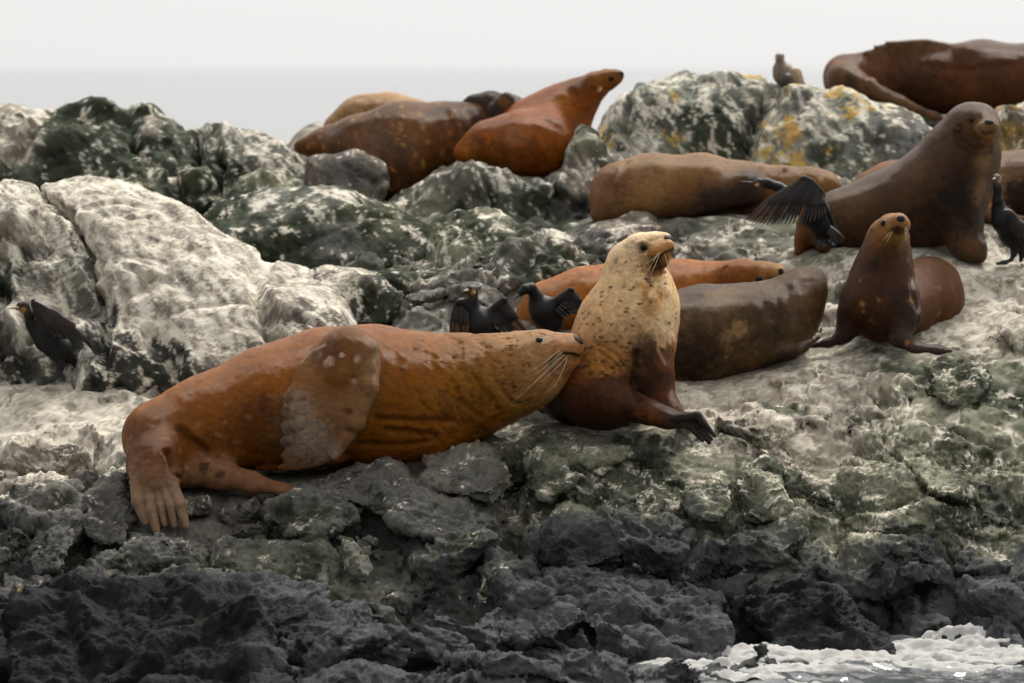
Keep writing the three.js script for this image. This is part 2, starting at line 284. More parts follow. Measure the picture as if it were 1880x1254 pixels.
function zoneAt(x, z) {
  const o = { base: [0, 0, 0], guano: 0, green: 0, dark: 0, lichen: 0 }; let s = 0;
  for (const [p, k] of ZONES) {
    const dx = p[0] - x, dz = (p[2] - z) * 1.4, w = 1 / (0.004 + (dx * dx + dz * dz) ** 2); s += w;
    for (let c = 0; c < 3; c++) o.base[c] += w * k.base[c];
    o.guano += w * k.guano; o.green += w * k.green; o.dark += w * k.dark; o.lichen += w * k.lichen;
  }
  for (let c = 0; c < 3; c++) o.base[c] /= s; o.guano /= s; o.green /= s; o.dark /= s; o.lichen /= s; return o;
}
const CALM = [];                                                         // where animals rest: [x, z, radius], the stone is worn flat
// relief of the slope: blocks, clefts and ledges (in the round), then the fine grain
function relief(x, y, z) {
  const right = ss(0.2, 1.4, x) * ss(-17.3, -18.2, z), back = ss(-18.6, -19.4, z), blocky = (1 - 0.6 * right) * (1 - 0.35 * back);
  const a1 = N3(x * 1.7, y * 1.7, z * 1.7), a2 = N3b(x * 1.7 + 20, y * 1.7, z * 1.7), wx = x + 0.14 * a1 + 0.03 * a2, wz = z + 0.14 * a2, wy = y + 0.09 * a1 - 0.05 * a2 + 0.12 * x;
  let d = 0.10 * fbm(x * 1.3, y * 1.3, z * 1.3, 2);
  const w = worley(wx / 0.5, wy / 0.36, wz / 0.44), e = w.f2 - w.f1, id = w.id;
  d += blocky * (0.045 * (Math.sqrt(ss(0, 0.4, e)) - 0.85) + 0.14 * w.t * ss(0, 0.22, e) - 0.085 * Math.exp(-e / 0.06) + 0.13 * ((id & 255) / 255 - 0.5) * ss(0, 0.25, e));
  const v = worley(wx / 0.17 + 9, wy / 0.13, wz / 0.15), e2 = v.f2 - v.f1, fr = 0.25 + 0.75 * ss(-0.25, 0.3, a2 + 0.3 * a1);
  d += fr * (0.018 * (Math.sqrt(ss(0, 0.4, e2)) - 0.85) + 0.06 * v.t * ss(0, 0.25, e2) - 0.02 * Math.exp(-e2 / 0.08) + 0.03 * ((v.id & 255) / 255 - 0.5) * ss(0, 0.3, e2));
  return d + 0.05 * (ridged(wx * 2.4, wy * 4.6, wz * 2.4, 3) - 0.5);
}
const grain = (x, y, z) => 0.024 * (ridged(x * 7, y * 13, z * 7, 3) - 0.5) + 0.006 * N3(x * 27, y * 34, z * 27) + 0.0035 * N3b(x * 52, y * 52, z * 52);
const calmAt = (x, z) => { let cal = 0; for (const c of CALM) { const dx = x - c[0], dz = z - c[1], m = c[2] * 1.6; if (dx < m && dx > -m && dz < m && dz > -m) cal = Math.max(cal, 1 - ss(0.75, 1.6, Math.hypot(dx, dz) / c[2])); } return cal; };
for (const [px, py, Z, r] of [[290, 872, 18.0, 0.2], [390, 862, 18.05, 0.25], [500, 850, 18.15, 0.28], [600, 843, 18.25, 0.3], [690, 834, 18.3, 0.3], [780, 828, 18.3, 0.28], [870, 790, 18.35, 0.22], [950, 768, 18.4, 0.2], [430, 885, 17.85, 0.12], [510, 900, 17.85, 0.1],
  [1060, 785, 18.45, 0.2], [1115, 786, 18.45, 0.25], [1180, 770, 18.45, 0.2], [1190, 705, 19.2, 0.25], [1280, 697, 19.2, 0.3], [1370, 676, 19.25, 0.28], [1430, 655, 19.3, 0.25], [1060, 622, 19.95, 0.25], [1150, 625, 19.95, 0.3], [1250, 607, 19.95, 0.25], [1340, 575, 20, 0.2],
  [1640, 640, 19.35, 0.3], [1540, 630, 19.3, 0.18], [1720, 600, 19.7, 0.25], [1550, 447, 20.7, 0.3], [1640, 440, 20.75, 0.35], [1740, 440, 20.7, 0.3], [1780, 475, 20.45, 0.15], [1140, 408, 21.4, 0.3], [1250, 400, 21.5, 0.3], [1370, 390, 21.5, 0.3], [1480, 380, 21.5, 0.25], [1800, 405, 21.5, 0.4], [1900, 405, 21.5, 0.4], [285, 975, 17.64, 0.17], [320, 965, 17.64, 0.12], [540, 905, 17.85, 0.12], [525, 868, 17.98, 0.15], [1785, 612, 19.82, 0.2], [100, 703, 19.4, 0.28], [165, 700, 19.45, 0.2], [60, 770, 18.9, 0.25], [180, 760, 18.95, 0.25], [1290, 812, 18.05, 0.15], [1512, 452, 20.45, 0.2], [1850, 483, 20.4, 0.2]]) { const p = P(px, py, Z); CALM.push([p[0], p[2], r]); }

// blobs of algae and bare patches at their own places on the slope: [px, py, radius px, kind, weight]
const BLOBS = [[1000, 835, 60, 'green'], [950, 890, 40, 'green'], [1170, 815, 50, 'green'], [1420, 740, 60, 'green'], [1470, 880, 40, 'green'], [1740, 690, 60, 'green'], [1830, 700, 50, 'green'], [1290, 890, 40, 'green'], [1400, 860, 50, 'green'], [1100, 905, 50, 'green'], [1500, 545, 36, 'green'], [1660, 480, 30, 'green'], [1620, 650, 30, 'green'], [1830, 870, 60, 'black'], [1500, 715, 16, 'pale'], [1250, 740, 40, 'pale'], [520, 1015, 60, 'green'], [850, 1060, 50, 'green'], [250, 1045, 40, 'green'], [1330, 760, 40, 'pale'],
  [940, 1000, 40, 'black'], [640, 1110, 60, 'black'], [1010, 1060, 60, 'black'], [300, 1150, 150, 'black'], [1440, 1140, 110, 'black'], [1560, 1170, 60, 'black'], [48, 1058, 16, 'yellow'], [190, 1062, 14, 'yellow'], [1180, 812, 30, 'green'], [1860, 720, 60, 'green'], [1720, 1000, 60, 'black'], [1650, 1110, 60, 'black']]
  .map(([px, py, r, k]) => [onGround(px, py), RAD(r, 18), K[k]]);

function slopeKind(x, z) {
  const jx = x + 0.16 * N3(x * 3, 3, z * 3) + 0.05 * N3(x * 11, 3, z * 11), jz = z + 0.16 * N3(x * 3, 8, z * 3) + 0.05 * N3(x * 11, 8, z * 11), k = zoneAt(jx, jz);
  for (const [p, r, bk] of BLOBS) { const dx = jx - p[0], dz = jz - p[2]; if (Math.abs(dx) < r * 1.6 && Math.abs(dz) < r * 1.6) { const t = 0.85 * (1 - ss(0.5, 1.25, Math.hypot(dx, dz) / r)); if (t > 0) { k.base = mixc(k.base, bk.base, t * 0.7); k.guano += (bk.guano - k.guano) * t; k.green += (bk.green + 0.1 - k.green) * t; k.dark += (bk.dark - k.dark) * t; k.lichen += (bk.lichen - k.lichen) * t; } } }
  return k;
}
// clefts: depth on a raster of the plan
const CR = 0.012, CX0 = -3.3, CZ0 = -20, CW = Math.ceil(6.6 / CR), CH = Math.ceil(4.4 / CR), CLEFT = new Float32Array(CW * CH);
for (const [a, b, w, d] of SEGS) {
  const m = w * 3, i0 = Math.floor((Math.min(a[0], b[0]) - m - CX0) / CR), i1 = Math.ceil((Math.max(a[0], b[0]) + m - CX0) / CR), j0 = Math.floor((Math.min(a[2], b[2]) - m - CZ0) / CR), j1 = Math.ceil((Math.max(a[2], b[2]) + m - CZ0) / CR);
  for (let j = Math.max(0, j0); j <= Math.min(CH - 1, j1); j++) for (let i = Math.max(0, i0); i <= Math.min(CW - 1, i1); i++) {
    let x = CX0 + i * CR, z = CZ0 + j * CR; x += 0.035 * N3(x * 6, 1, z * 6) + 0.012 * N3(x * 22, 1, z * 22); z += 0.035 * N3(x * 6, 9, z * 6) + 0.012 * N3(x * 22, 7, z * 22);
    const q = segDist(x, 0, z, [a[0], 0, a[2]], [b[0], 0, b[2]]) / w, v = 1.4 * d * (q < 1 ? 1 - 0.25 * q * q : 0.75 * Math.exp(-(q - 1) * 1.6));
    if (v > CLEFT[j * CW + i]) CLEFT[j * CW + i] = v;
  }
}
const cleftAt = (x, z) => { const u = (x - CX0) / CR, v = (z - CZ0) / CR; if (u < 0 || v < 0 || u >= CW - 1 || v >= CH - 1) return 0; const i = u | 0, j = v | 0, a = u - i, b = v - j, o = j * CW + i; return (CLEFT[o] * (1 - a) + CLEFT[o + 1] * a) * (1 - b) + (CLEFT[o + CW] * (1 - a) + CLEFT[o + CW + 1] * a) * b; };
{ // the slope: in the round where the camera looks, a plain sheet round about
  const X0 = -3.04, X1 = 3.04, Z0 = -21.1, Z1 = -15.6;
  // columns share what depends on the plan alone
  let cx = NaN, cz = NaN, cg = 0, cs = 1, cc = 0, ck = 0;
  const plan = (x, z) => { if (x === cx && z === cz) return; cx = x; cz = z; cg = ground(x, z); cs = 1 / Math.hypot(1, (ground(x + 0.05, z) - ground(x - 0.05, z)) / 0.1, (ground(x, z + 0.05) - ground(x, z - 0.05)) / 0.1); ck = calmAt(x, z); cc = cleftAt(x, z) * (1 - 0.7 * ck) + 0.012 * ck; };
  const f = (x, v, z) => { plan(x, z); const h = v * cs; if (h > 0.26 || h < -0.34) return h; return (h - relief(x, cg + v, z) * (1 - 0.8 * ck) + cc) * 0.8; };
  const parts = [];
  const dress = (pos, idx, fine) => {
    const n = pos.length / 3, p = new Float32Array(pos), uv = new Float32Array(n * 2), col = new Float32Array(n * 3);
    if (fine) { const nr = geo(p.slice(), idx).attributes.normal.array; for (let i = 0; i < n; i++) { const d = grain(p[i * 3], p[i * 3 + 1], p[i * 3 + 2]) * (1 - 0.5 * calmAt(p[i * 3], p[i * 3 + 2])); p[i * 3] += nr[i * 3] * d; p[i * 3 + 1] += nr[i * 3 + 1] * d; p[i * 3 + 2] += nr[i * 3 + 2] * d; } }
    for (let i = 0; i < n; i++) { uv[i * 2] = p[i * 3] * 1.6 + p[i * 3 + 1] * 0.3; uv[i * 2 + 1] = (p[i * 3 + 2] - p[i * 3 + 1] * 0.9) * 1.6; }
    const g = geo(p, idx, null, uv), nr = g.attributes.normal.array;
    for (let i = 0; i < n; i++) { const c = stone(p[i * 3], p[i * 3 + 1], p[i * 3 + 2], nr[i * 3 + 1], slopeKind(p[i * 3], p[i * 3 + 2]), 0.15); col[i * 3] = c[0]; col[i * 3 + 1] = c[1]; col[i * 3 + 2] = c[2]; }
    g.setAttribute('color', new THREE.BufferAttribute(col, 3)); parts.push(g);
  };
  for (const [Za, Zb, cell] of [[-18.35, Z1, 0.0116], [Z0, -18.3, 0.0205]]) {
    const nx = Math.ceil((X1 - X0) / cell), ny = Math.ceil(0.68 / cell), nz = Math.ceil((Zb - Za) / cell), val = new Float32Array(nx * ny * nz), V0 = -0.38;
    for (let k = 0; k < nz; k++) for (let i = 0; i < nx; i++) {
      const x = X0 + i * cell, z = Za + k * cell;
      for (let j = 0; j < ny; ) { // from below: steps over what is certainly stone or air
        const d = f(x, V0 + j * cell, z), n = Math.max(1, Math.min(ny - j, Math.floor((Math.abs(d) - 0.045) / cell * 0.55)));
        for (let q = 0; q < n; q++, j++) val[(k * ny + j) * nx + i] = d;
      }
    }
    const m = nets(val, nx, ny, nz, [X0, V0, Za], cell), pos0 = m.pos;
    for (let i = 0; i < pos0.length; i += 3) pos0[i + 1] += ground(pos0[i], pos0[i + 2]);
    dress(pos0, m.idx, true);
  }
  const xs = [], zs = [], pos = [], idx = [];
  for (let x = -3.3; x <= 3.3; x += 0.04) xs.push(x);
  for (let s = 0.04, x = -3.3; x > -7; s *= 1.08) { x -= s; xs.unshift(x); }
  for (let s = 0.04, x = 3.3; x < 7; s *= 1.08) { x += s; xs.push(x); }
  for (let z = -15.5; z > -29; z -= 0.04) zs.push(z);
  for (let s = 0.04, z = -15.5; z < -14.6; s *= 1.15) { z += s; zs.unshift(z); }
  const mx = xs.length;
  for (const z of zs) for (const x of xs) { const y = ground(x, z), inside = Math.min(x - X0, X1 - x, z - Z0, Z1 - z); pos.push(x, y + relief(x, y, z) * (1 - 0.8 * calmAt(x, z)) - 0.5 * ss(0.02, 0.2, inside) - (inside > 0 ? 0.01 : 0), z); }
  for (let j = 0; j < zs.length - 1; j++) for (let i = 0; i < mx - 1; i++) { const a = j * mx + i; const cxm = xs[i], czm = zs[j]; if (Math.min(cxm - X0, X1 - cxm, czm - Z0, Z1 - czm) > 0.3) continue; idx.push(a, a + 1, a + mx, a + 1, a + mx + 1, a + mx); }
  dress(pos, idx, false);
  const t = mesh('rocky_shore', mergeGeometries(parts), wetRockMat, scene); t.userData.kind = 'structure';
  globalThis.SLOPE = t;
}
const SLOPE = globalThis.SLOPE;

// ---------------------------------------------------------------- boulders and stones
function polyDist(x, y, q) {
  let d = 1e9, s = 1;
  for (let i = 0, j = q.length - 1; i < q.length; j = i++) {
    const a = q[i], b = q[j], ex = b[0] - a[0], ey = b[1] - a[1], wx = x - a[0], wy = y - a[1], t = clamp((wx * ex + wy * ey) / (ex * ex + ey * ey)), bx = wx - ex * t, by = wy - ey * t;
    d = Math.min(d, bx * bx + by * by);
    const c1 = y >= a[1], c2 = y < b[1], c3 = ex * wy > ey * wx; if ((c1 && c2 && c3) || (!c1 && !c2 && !c3)) s = -s;
  }
  return s * Math.sqrt(d);
}
// A rock whose outline from the boat is `out` (photo pixels) at Z metres, `half` metres deep each way, its face leaning back by `lean`, its edges rounded by `round`;
// cuts: clefts on its face [[px, py, ...], width, depth]; rough: strength of its relief
function rockGeometry(out, Z, o = {}) {
  const { slope = false, half = 0.4, lean = 0.5, round = 0.22, kind = 'grey', cell = 0.014, cuts = [], rough = 1, bulge = 0, marks = [] } = o;
  const q = []; for (let i = 0; i < out.length; i += 2) { const p = P(out[i], out[i + 1], Z); q.push([p[0], p[1]]); }
  const xs = q.map((p) => p[0]), ys = q.map((p) => p[1]), x0 = Math.min(...xs), x1 = Math.max(...xs), y0 = Math.min(...ys), y1 = Math.max(...ys), ym = (y0 + y1) / 2, xm = (x0 + x1) / 2;
  const R = Math.min(round, (y1 - y0) * 0.48, half * 0.95);
  const f = (x, y, z) => {
    const a = polyDist(x, y, q) + R, b = Math.abs(z + Z + lean * (y - ym)) / Math.hypot(1, lean) - half - bulge * (1 - ((x - xm) / (x1 - x0) * 2) ** 2) + R;
    return Math.hypot(Math.max(a, 0), Math.max(b, 0)) + Math.min(Math.max(a, b), 0) - R;
  };
  const dz = half * Math.hypot(1, lean) + lean * (y1 - y0) / 2 + bulge + 0.05;
  const m = meshField(f, [x0 - 0.05, y0 - 0.05, -Z - dz], [x1 + 0.05, y1 + 0.05, -Z + dz], cell);
  const segs = []; for (const [c, w, d] of cuts) for (let i = 0; i + 3 < c.length; i += 2) segs.push([P(c[i], c[i + 1], Z), P(c[i + 2], c[i + 3], Z), w, d]);
  const n = m.pos.length / 3, pos = new Float32Array(m.pos), col = new Float32Array(n * 3), uv = new Float32Array(n * 2), g0 = geo(pos.slice(), m.idx), nr = g0.attributes.normal.array;
  for (let i = 0; i < n; i++) {
    const x = m.pos[i * 3], y = m.pos[i * 3 + 1], z = m.pos[i * 3 + 2];
    const wx = x + 0.1 * N3(x * 2, y * 2, z * 2), wy = y + 0.1 * N3b(x * 2, y * 2, z * 2);
    let d = 0.06 * fbm(x * 1.8 + 3, y * 1.8, z * 1.8, 3);
    const w = worley(wx / 0.55, wy / 0.5, z / 0.55); d += 0.012 * (Math.sqrt(ss(0, 0.4, w.f2 - w.f1)) - 0.85) + 0.11 * w.t * ss(0, 0.25, w.f2 - w.f1) - 0.02 * Math.exp(-(w.f2 - w.f1) / 0.05);
    const v = worley(wx / 0.19, wy / 0.17, z / 0.19), fr = ss(-0.3, 0.3, N3(x * 1.6, y * 1.6, z * 1.6 + 50)); d += fr * (0.04 * v.t * ss(0, 0.25, v.f2 - v.f1) - 0.01 * Math.exp(-(v.f2 - v.f1) / 0.07));
    d += 0.022 * (ridged(wx * 2.8, wy * 2.8, z * 2.8, 3) - 0.5) + 0.008 * (ridged(x * 10, y * 7, z * 10, 3) - 0.5) + 0.004 * N3(x * 32, y * 26, z * 32);
    d *= rough; if (slope) d += grain(x, y, z);
    const jx = x + 0.03 * N3(x * 7, y * 7, z), jy = y + 0.03 * N3b(x * 7, y * 7, z);
    for (const [a, b, cw, cd] of segs) { const t = segDist(jx, jy, 0, [a[0], a[1], 0], [b[0], b[1], 0]) / cw; if (t < 2.5 && z > -Z - lean * (y - ym) - 0.05) d -= cd * (1 - ss(0.2, 2.2, t)); }
    pos[i * 3] = x + nr[i * 3] * d; pos[i * 3 + 1] = y + nr[i * 3 + 1] * d; pos[i * 3 + 2] = z + nr[i * 3 + 2] * d;
    uv[i * 2] = (x + z * 0.6) * 1.6; uv[i * 2 + 1] = (y - z * 0.6) * 1.6;
  }
  const g = geo(pos, m.idx, null, uv), nn = g.attributes.normal.array, spots = marks.map(([px, py, r, k, t]) => [P(px, py, Z), RAD(r, Z), K[k], t ?? 0.9]);
  for (let i = 0; i < n; i++) {
    const x = pos[i * 3], y = pos[i * 3 + 1], z = pos[i * 3 + 2]; let k = slope ? slopeKind(x, z) : K[kind];
    if (spots.length) {
      k = { ...k }; const jx = x + 0.09 * N3(x * 4, y * 4, z * 4) + 0.03 * N3(x * 14, y * 14, z), jy = y + 0.09 * N3b(x * 4, y * 4, z * 4) + 0.03 * N3b(x * 14, y * 14, z);
      for (const [p, r, bk, w] of spots) { const t = w * (1 - ss(0.55, 1.2, Math.hypot(jx - p[0], jy - p[1]) / r)); if (t > 0) { k.base = mixc(k.base, bk.base, t); for (const c of ['guano', 'green', 'dark', 'lichen']) k[c] += (bk[c] - k[c]) * t; } }
    }
    const c = stone(x, y, z, nn[i * 3 + 1], k, slope ? 0.15 : 1); col[i * 3] = c[0]; col[i * 3 + 1] = c[1]; col[i * 3 + 2] = c[2];
  }
  g.setAttribute('color', new THREE.BufferAttribute(col, 3));
  const keep = [], sunk = (i) => pos[i * 3 + 1] < ground(pos[i * 3], pos[i * 3 + 2]) - 0.16;      // what is buried in the slope needs no faces
  for (let i = 0; i < m.idx.length; i += 3) if (!(sunk(m.idx[i]) && sunk(m.idx[i + 1]) && sunk(m.idx[i + 2]))) keep.push(m.idx[i], m.idx[i + 1], m.idx[i + 2]);
  g.setIndex(keep);
  return g;
}
function boulder(label, out, Z, o, name = 'boulder', grp) { return tag(mesh(name, rockGeometry(out, Z, o), rockMat, scene), label, name === 'boulder' ? 'boulder' : 'rock', grp); }

// left hand rocks, from the back
boulder('dark green rock with pale left end along the skyline, top left', [-260, 400, -260, 225, -60, 215, 0, 206, 60, 204, 95, 198, 150, 193, 200, 203, 245, 206, 300, 222, 330, 240, 352, 262, 372, 292, 382, 340, 380, 400, 300, 420, 0, 420], 23.0, { half: 0.5, lean: 0.55, round: 0.24, kind: 'green', cell: 0.0196, rough: 1.15, cuts: [[[95, 205, 70, 250, 30, 300], 0.03, 0.07], [[236, 208, 262, 245, 280, 300, 290, 330], 0.03, 0.06]], marks: [[20, 240, 75, 'tan'], [-120, 250, 100, 'tan'], [60, 215, 40, 'tan'], [170, 290, 90, 'green'], [290, 235, 25, 'tan']] });
boulder('streaked round-topped rock beside a dark cleft, left skyline near the brown sleepers', [368, 420, 372, 300, 368, 242, 384, 236, 398, 246, 425, 238, 460, 242, 505, 258, 545, 282, 575, 305, 602, 332, 612, 352, 600, 420], 22.75, { half: 0.4, lean: 0.6, round: 0.2, kind: 'streaked', cell: 0.0184, cuts: [[[396, 242, 402, 300, 400, 350], 0.035, 0.12]], marks: [[384, 300, 26, 'green'], [425, 310, 40, 'green'], [500, 290, 50, 'streaked'], [590, 345, 25, 'grey']] });
boulder('lumpy mossy rock under the dark green skyline rock', [60, 460, 80, 350, 150, 330, 185, 306, 228, 290, 270, 296, 320, 322, 345, 305, 372, 302, 392, 325, 398, 380, 392, 402, 360, 420, 300, 470], 22.2, { half: 0.4, lean: 0.5, round: 0.2, kind: 'mossy', cell: 0.0184, rough: 1.35, cuts: [[[320, 325, 340, 345, 392, 350], 0.03, 0.07], [[200, 330, 262, 345, 262, 370], 0.02, 0.05]], marks: [[350, 375, 60, 'green'], [220, 320, 40, 'green'], [150, 340, 30, 'green']] });
boulder('small rounded mossy rock above the long green slab', [410, 400, 430, 350, 455, 332, 490, 326, 520, 320, 548, 328, 568, 350, 560, 400], 22.1, { half: 0.25, lean: 0.4, round: 0.16, kind: 'mossy', cell: 0.0184, marks: [[440, 375, 30, 'green']] });
boulder('long smooth green slab with a pale crest in the left middle', [364, 420, 372, 400, 410, 368, 455, 346, 520, 345, 600, 345, 650, 352, 705, 376, 760, 392, 822, 420, 862, 452, 884, 488, 878, 540, 780, 600, 560, 600, 440, 560], 21.5, { half: 0.42, lean: 0.75, round: 0.26, kind: 'deep', cell: 0.0161, rough: 0.5, cuts: [[[470, 475, 560, 478, 690, 492, 800, 488, 880, 484], 0.02, 0.05]], marks: [[440, 420, 60, 'green'], [560, 430, 90, 'deep'], [700, 440, 90, 'deep'], [500, 360, 50, 'streaked'], [620, 385, 45, 'mossy'], [640, 470, 80, 'slate', 0.7], [700, 385, 60, 'mossy', 0.8], [590, 365, 50, 'streaked', 0.8]] });
boulder('steep green block with a level top, below the long slab', [640, 640, 645, 560, 690, 500, 720, 492, 800, 490, 868, 486, 882, 500, 876, 560, 850, 590, 800, 615, 740, 640], 20.75, { half: 0.32, lean: 0.25, round: 0.09, kind: 'deep', cell: 0.0149, rough: 0.4, cuts: [[[735, 545, 726, 600], 0.02, 0.05]], marks: [[860, 500, 30, 'mossy', 0.6], [760, 494, 22, 'mossy', 0.8], [820, 494, 22, 'mossy', 0.8]] });
boulder('pale-topped squared rock at the foot of the green block', [560, 650, 560, 515, 600, 494, 660, 498, 705, 510, 738, 532, 736, 562, 722, 592, 680, 608, 650, 650], 20.35, { half: 0.3, lean: 0.5, round: 0.12, kind: 'grey', cell: 0.0138, rough: 0.75, cuts: [[[680, 540, 664, 600], 0.02, 0.04]], marks: [[640, 510, 50, 'tan'], [700, 575, 55, 'deep'], [620, 590, 60, 'stripe']] });
boulder('largest rock, a broad white slope stained with droppings and vertical streaks below', [150, 720, 160, 500, 60, 345, 120, 332, 175, 334, 232, 347, 290, 365, 350, 398, 420, 440, 480, 482, 520, 488, 560, 500, 610, 525, 640, 548, 664, 588, 668, 640, 600, 700, 420, 720], 20.3, { half: 0.42, lean: 1.0, round: 0.3, kind: 'pale', cell: 0.0144, rough: 0.6, cuts: [[[205, 620, 180, 520, 150, 440, 100, 380], 0.035, 0.1], [[245, 488, 290, 500, 335, 505], 0.014, 0.035], [[480, 500, 500, 560, 540, 620], 0.035, 0.07], [[300, 590, 350, 640, 370, 690], 0.03, 0.06], [[210, 540, 215, 600, 250, 690], 0.04, 0.08]], marks: [[225, 610, 50, 'stripe', 1], [250, 680, 70, 'stripe', 1], [330, 670, 70, 'stripe', 1], [200, 680, 40, 'black', 0.6], [400, 690, 60, 'stripe', 1], [520, 570, 40, 'grey'], [590, 600, 50, 'stripe', 0.7], [300, 650, 40, 'stripe', 1], [480, 680, 60, 'stripe', 1]] });
boulder('white streaked rock wall at the left edge behind the standing cormorant', [-260, 730, -260, 330, -80, 335, 0, 344, 40, 352, 85, 388, 130, 425, 162, 470, 190, 520, 206, 575, 208, 640, 204, 730], 20.15, { half: 0.4, lean: 0.55, round: 0.2, kind: 'streaked', cell: 0.0144, rough: 1.15, cuts: [[[20, 420, 60, 450, 105, 445], 0.025, 0.06], [[60, 470, 80, 600, 75, 690], 0.03, 0.06], [[0, 440, 25, 520, 30, 620, 10, 690], 0.03, 0.08], [[130, 560, 150, 620, 150, 690], 0.02, 0.05]], marks: [[40, 400, 70, 'pale'], [100, 420, 40, 'pale'], [110, 520, 60, 'pale', 0.7], [8, 500, 35, 'green'], [30, 560, 40, 'pale', 0.6], [150, 580, 35, 'pale', 0.7], [110, 640, 70, 'streaked', 1], [100, 610, 60, 'pale', 0.5], [40, 660, 50, 'stripe', 0.8], [180, 640, 45, 'stripe', 1], [150, 480, 30, 'streaked', 0.8]] });
// middle back
boulder('grey-brown block in front of the speckled sleeper, middle skyline', [560, 400, 560, 290, 580, 284, 615, 284, 648, 280, 678, 292, 702, 312, 708, 340, 700, 400], 22.15, { half: 0.2, lean: 0.4, round: 0.12, kind: 'warm', cell: 0.0161, rough: 0.7, cuts: [[[640, 300, 690, 325, 700, 330], 0.015, 0.03]], marks: [[640, 335, 50, 'slate', 0.7]] });
boulder('dark block carrying the orange sea lion with its head raised', [700, 470, 712, 372, 740, 350, 800, 322, 850, 312, 920, 314, 990, 322, 1004, 345, 1004, 440, 930, 470], 22.25, { half: 0.45, lean: 0.3, round: 0.12, kind: 'streaked', cell: 0.0172, cuts: [[[850, 375, 850, 410, 836, 430], 0.025, 0.06], [[900, 345, 895, 410], 0.02, 0.05], [[950, 330, 960, 400], 0.02, 0.05]], marks: [[810, 345, 40, 'warm'], [880, 380, 60, 'green'], [960, 370, 50, 'green'], [780, 390, 50, 'mossy'], [850, 330, 40, 'warm', 0.6]] });
boulder('grey shoulder of rock between the raised orange head and the tan sleeper', [992, 460, 998, 330, 1030, 300, 1050, 262, 1068, 240, 1086, 250, 1110, 280, 1165, 300, 1200, 330, 1180, 420, 1120, 460], 22.35, { half: 0.45, lean: 0.55, round: 0.2, kind: 'grey', cell: 0.0172, cuts: [[[1000, 340, 1020, 360, 1080, 370], 0.02, 0.05]], marks: [[1060, 260, 40, 'mossy'], [1020, 390, 45, 'slate'], [1060, 400, 40, 'black', 0.6], [1070, 330, 40, 'tan', 0.7]] });
boulder('low green rock left of the smooth flat rock in the middle', [780, 560, 790, 412, 830, 400, 880, 396, 925, 408, 955, 430, 940, 470, 880, 520], 21.05, { half: 0.3, lean: 0.8, round: 0.2, kind: 'mossy', cell: 0.0161, marks: [[920, 450, 40, 'green'], [870, 420, 30, 'green']] });
boulder('pale cracked rock with a dark mossy underside, middle of the scene', [880, 540, 905, 470, 960, 440, 1000, 424, 1040, 420, 1070, 436, 1100, 462, 1118, 490, 1060, 520, 960, 540], 20.7, { half: 0.28, lean: 0.9, round: 0.18, kind: 'grey', cell: 0.0149, rough: 1.2, cuts: [[[1000, 425, 1005, 445, 960, 455], 0.015, 0.04], [[1040, 460, 1100, 490], 0.02, 0.05]], marks: [[960, 480, 40, 'green'], [1020, 500, 50, 'green'], [1030, 440, 35, 'tan']] });
boulder('smooth oval brown rock just in front of the tan sleeper', [1050, 480, 1056, 432, 1080, 416, 1140, 406, 1195, 404, 1216, 416, 1218, 446, 1180, 470, 1110, 490], 20.95, { half: 0.28, lean: 0.9, round: 0.2, kind: 'warm', cell: 0.0149, rough: 0.7, marks: [[1150, 440, 40, 'tan'], [1085, 445, 30, 'slate']] });
// right back
boulder('large veined boulder with orange lichen, left of the pair under the gull', [1085, 420, 1092, 262, 1118, 215, 1150, 172, 1190, 160, 1255, 147, 1330, 142, 1400, 141, 1432, 152, 1450, 190, 1460, 420], 23.3, { half: 0.5, lean: 0.45, round: 0.26, kind: 'lichen', cell: 0.0184, rough: 0.75, cuts: [[[1160, 170, 1140, 230, 1120, 290], 0.03, 0.06], [[1375, 260, 1385, 210, 1410, 175], 0.04, 0.12], [[1350, 160, 1360, 210, 1365, 270], 0.018, 0.03]], marks: [[1170, 180, 45, 'streaked'], [1330, 200, 70, 'streaked'], [1250, 250, 70, 'green', 0.6], [1340, 290, 60, 'green', 0.7], [1130, 250, 35, 'lichen']] });
boulder('rounded lichen boulder on the right below the gull', [1360, 420, 1376, 280, 1395, 225, 1425, 182, 1455, 160, 1485, 154, 1540, 166, 1600, 184, 1660, 198, 1700, 226, 1718, 262, 1710, 330, 1640, 420], 22.9, { half: 0.45, lean: 0.45, round: 0.26, kind: 'lichen', cell: 0.0184, rough: 0.7, cuts: [[[1600, 200, 1590, 260, 1600, 320], 0.03, 0.04]], marks: [[1450, 190, 40, 'streaked'], [1500, 220, 45, 'streaked'], [1620, 250, 60, 'slate', 0.8], [1680, 260, 50, 'slate', 0.8], [1640, 215, 40, 'grey'], [1530, 300, 50, 'green', 0.7]] });
boulder('yellow lichen-covered boulder at the right edge', [1760, 420, 1790, 260, 1820, 215, 1850, 196, 1890, 192, 1980, 200, 2040, 260, 2060, 420], 22.9, { half: 0.35, lean: 0.4, round: 0.24, kind: 'lichen', cell: 0.0184, marks: [[1870, 210, 30, 'slate'], [1855, 255, 50, 'yellow'], [1910, 250, 70, 'yellow']] });
boulder('dark ledge under the big dark sleeper, top right', [1500, 330, 1520, 178, 1580, 186, 1640, 205, 1720, 222, 1830, 205, 1950, 195, 2100, 200, 2120, 330], 24.5, { half: 0.6, lean: 0.4, round: 0.1, kind: 'slate', cell: 0.0230 });

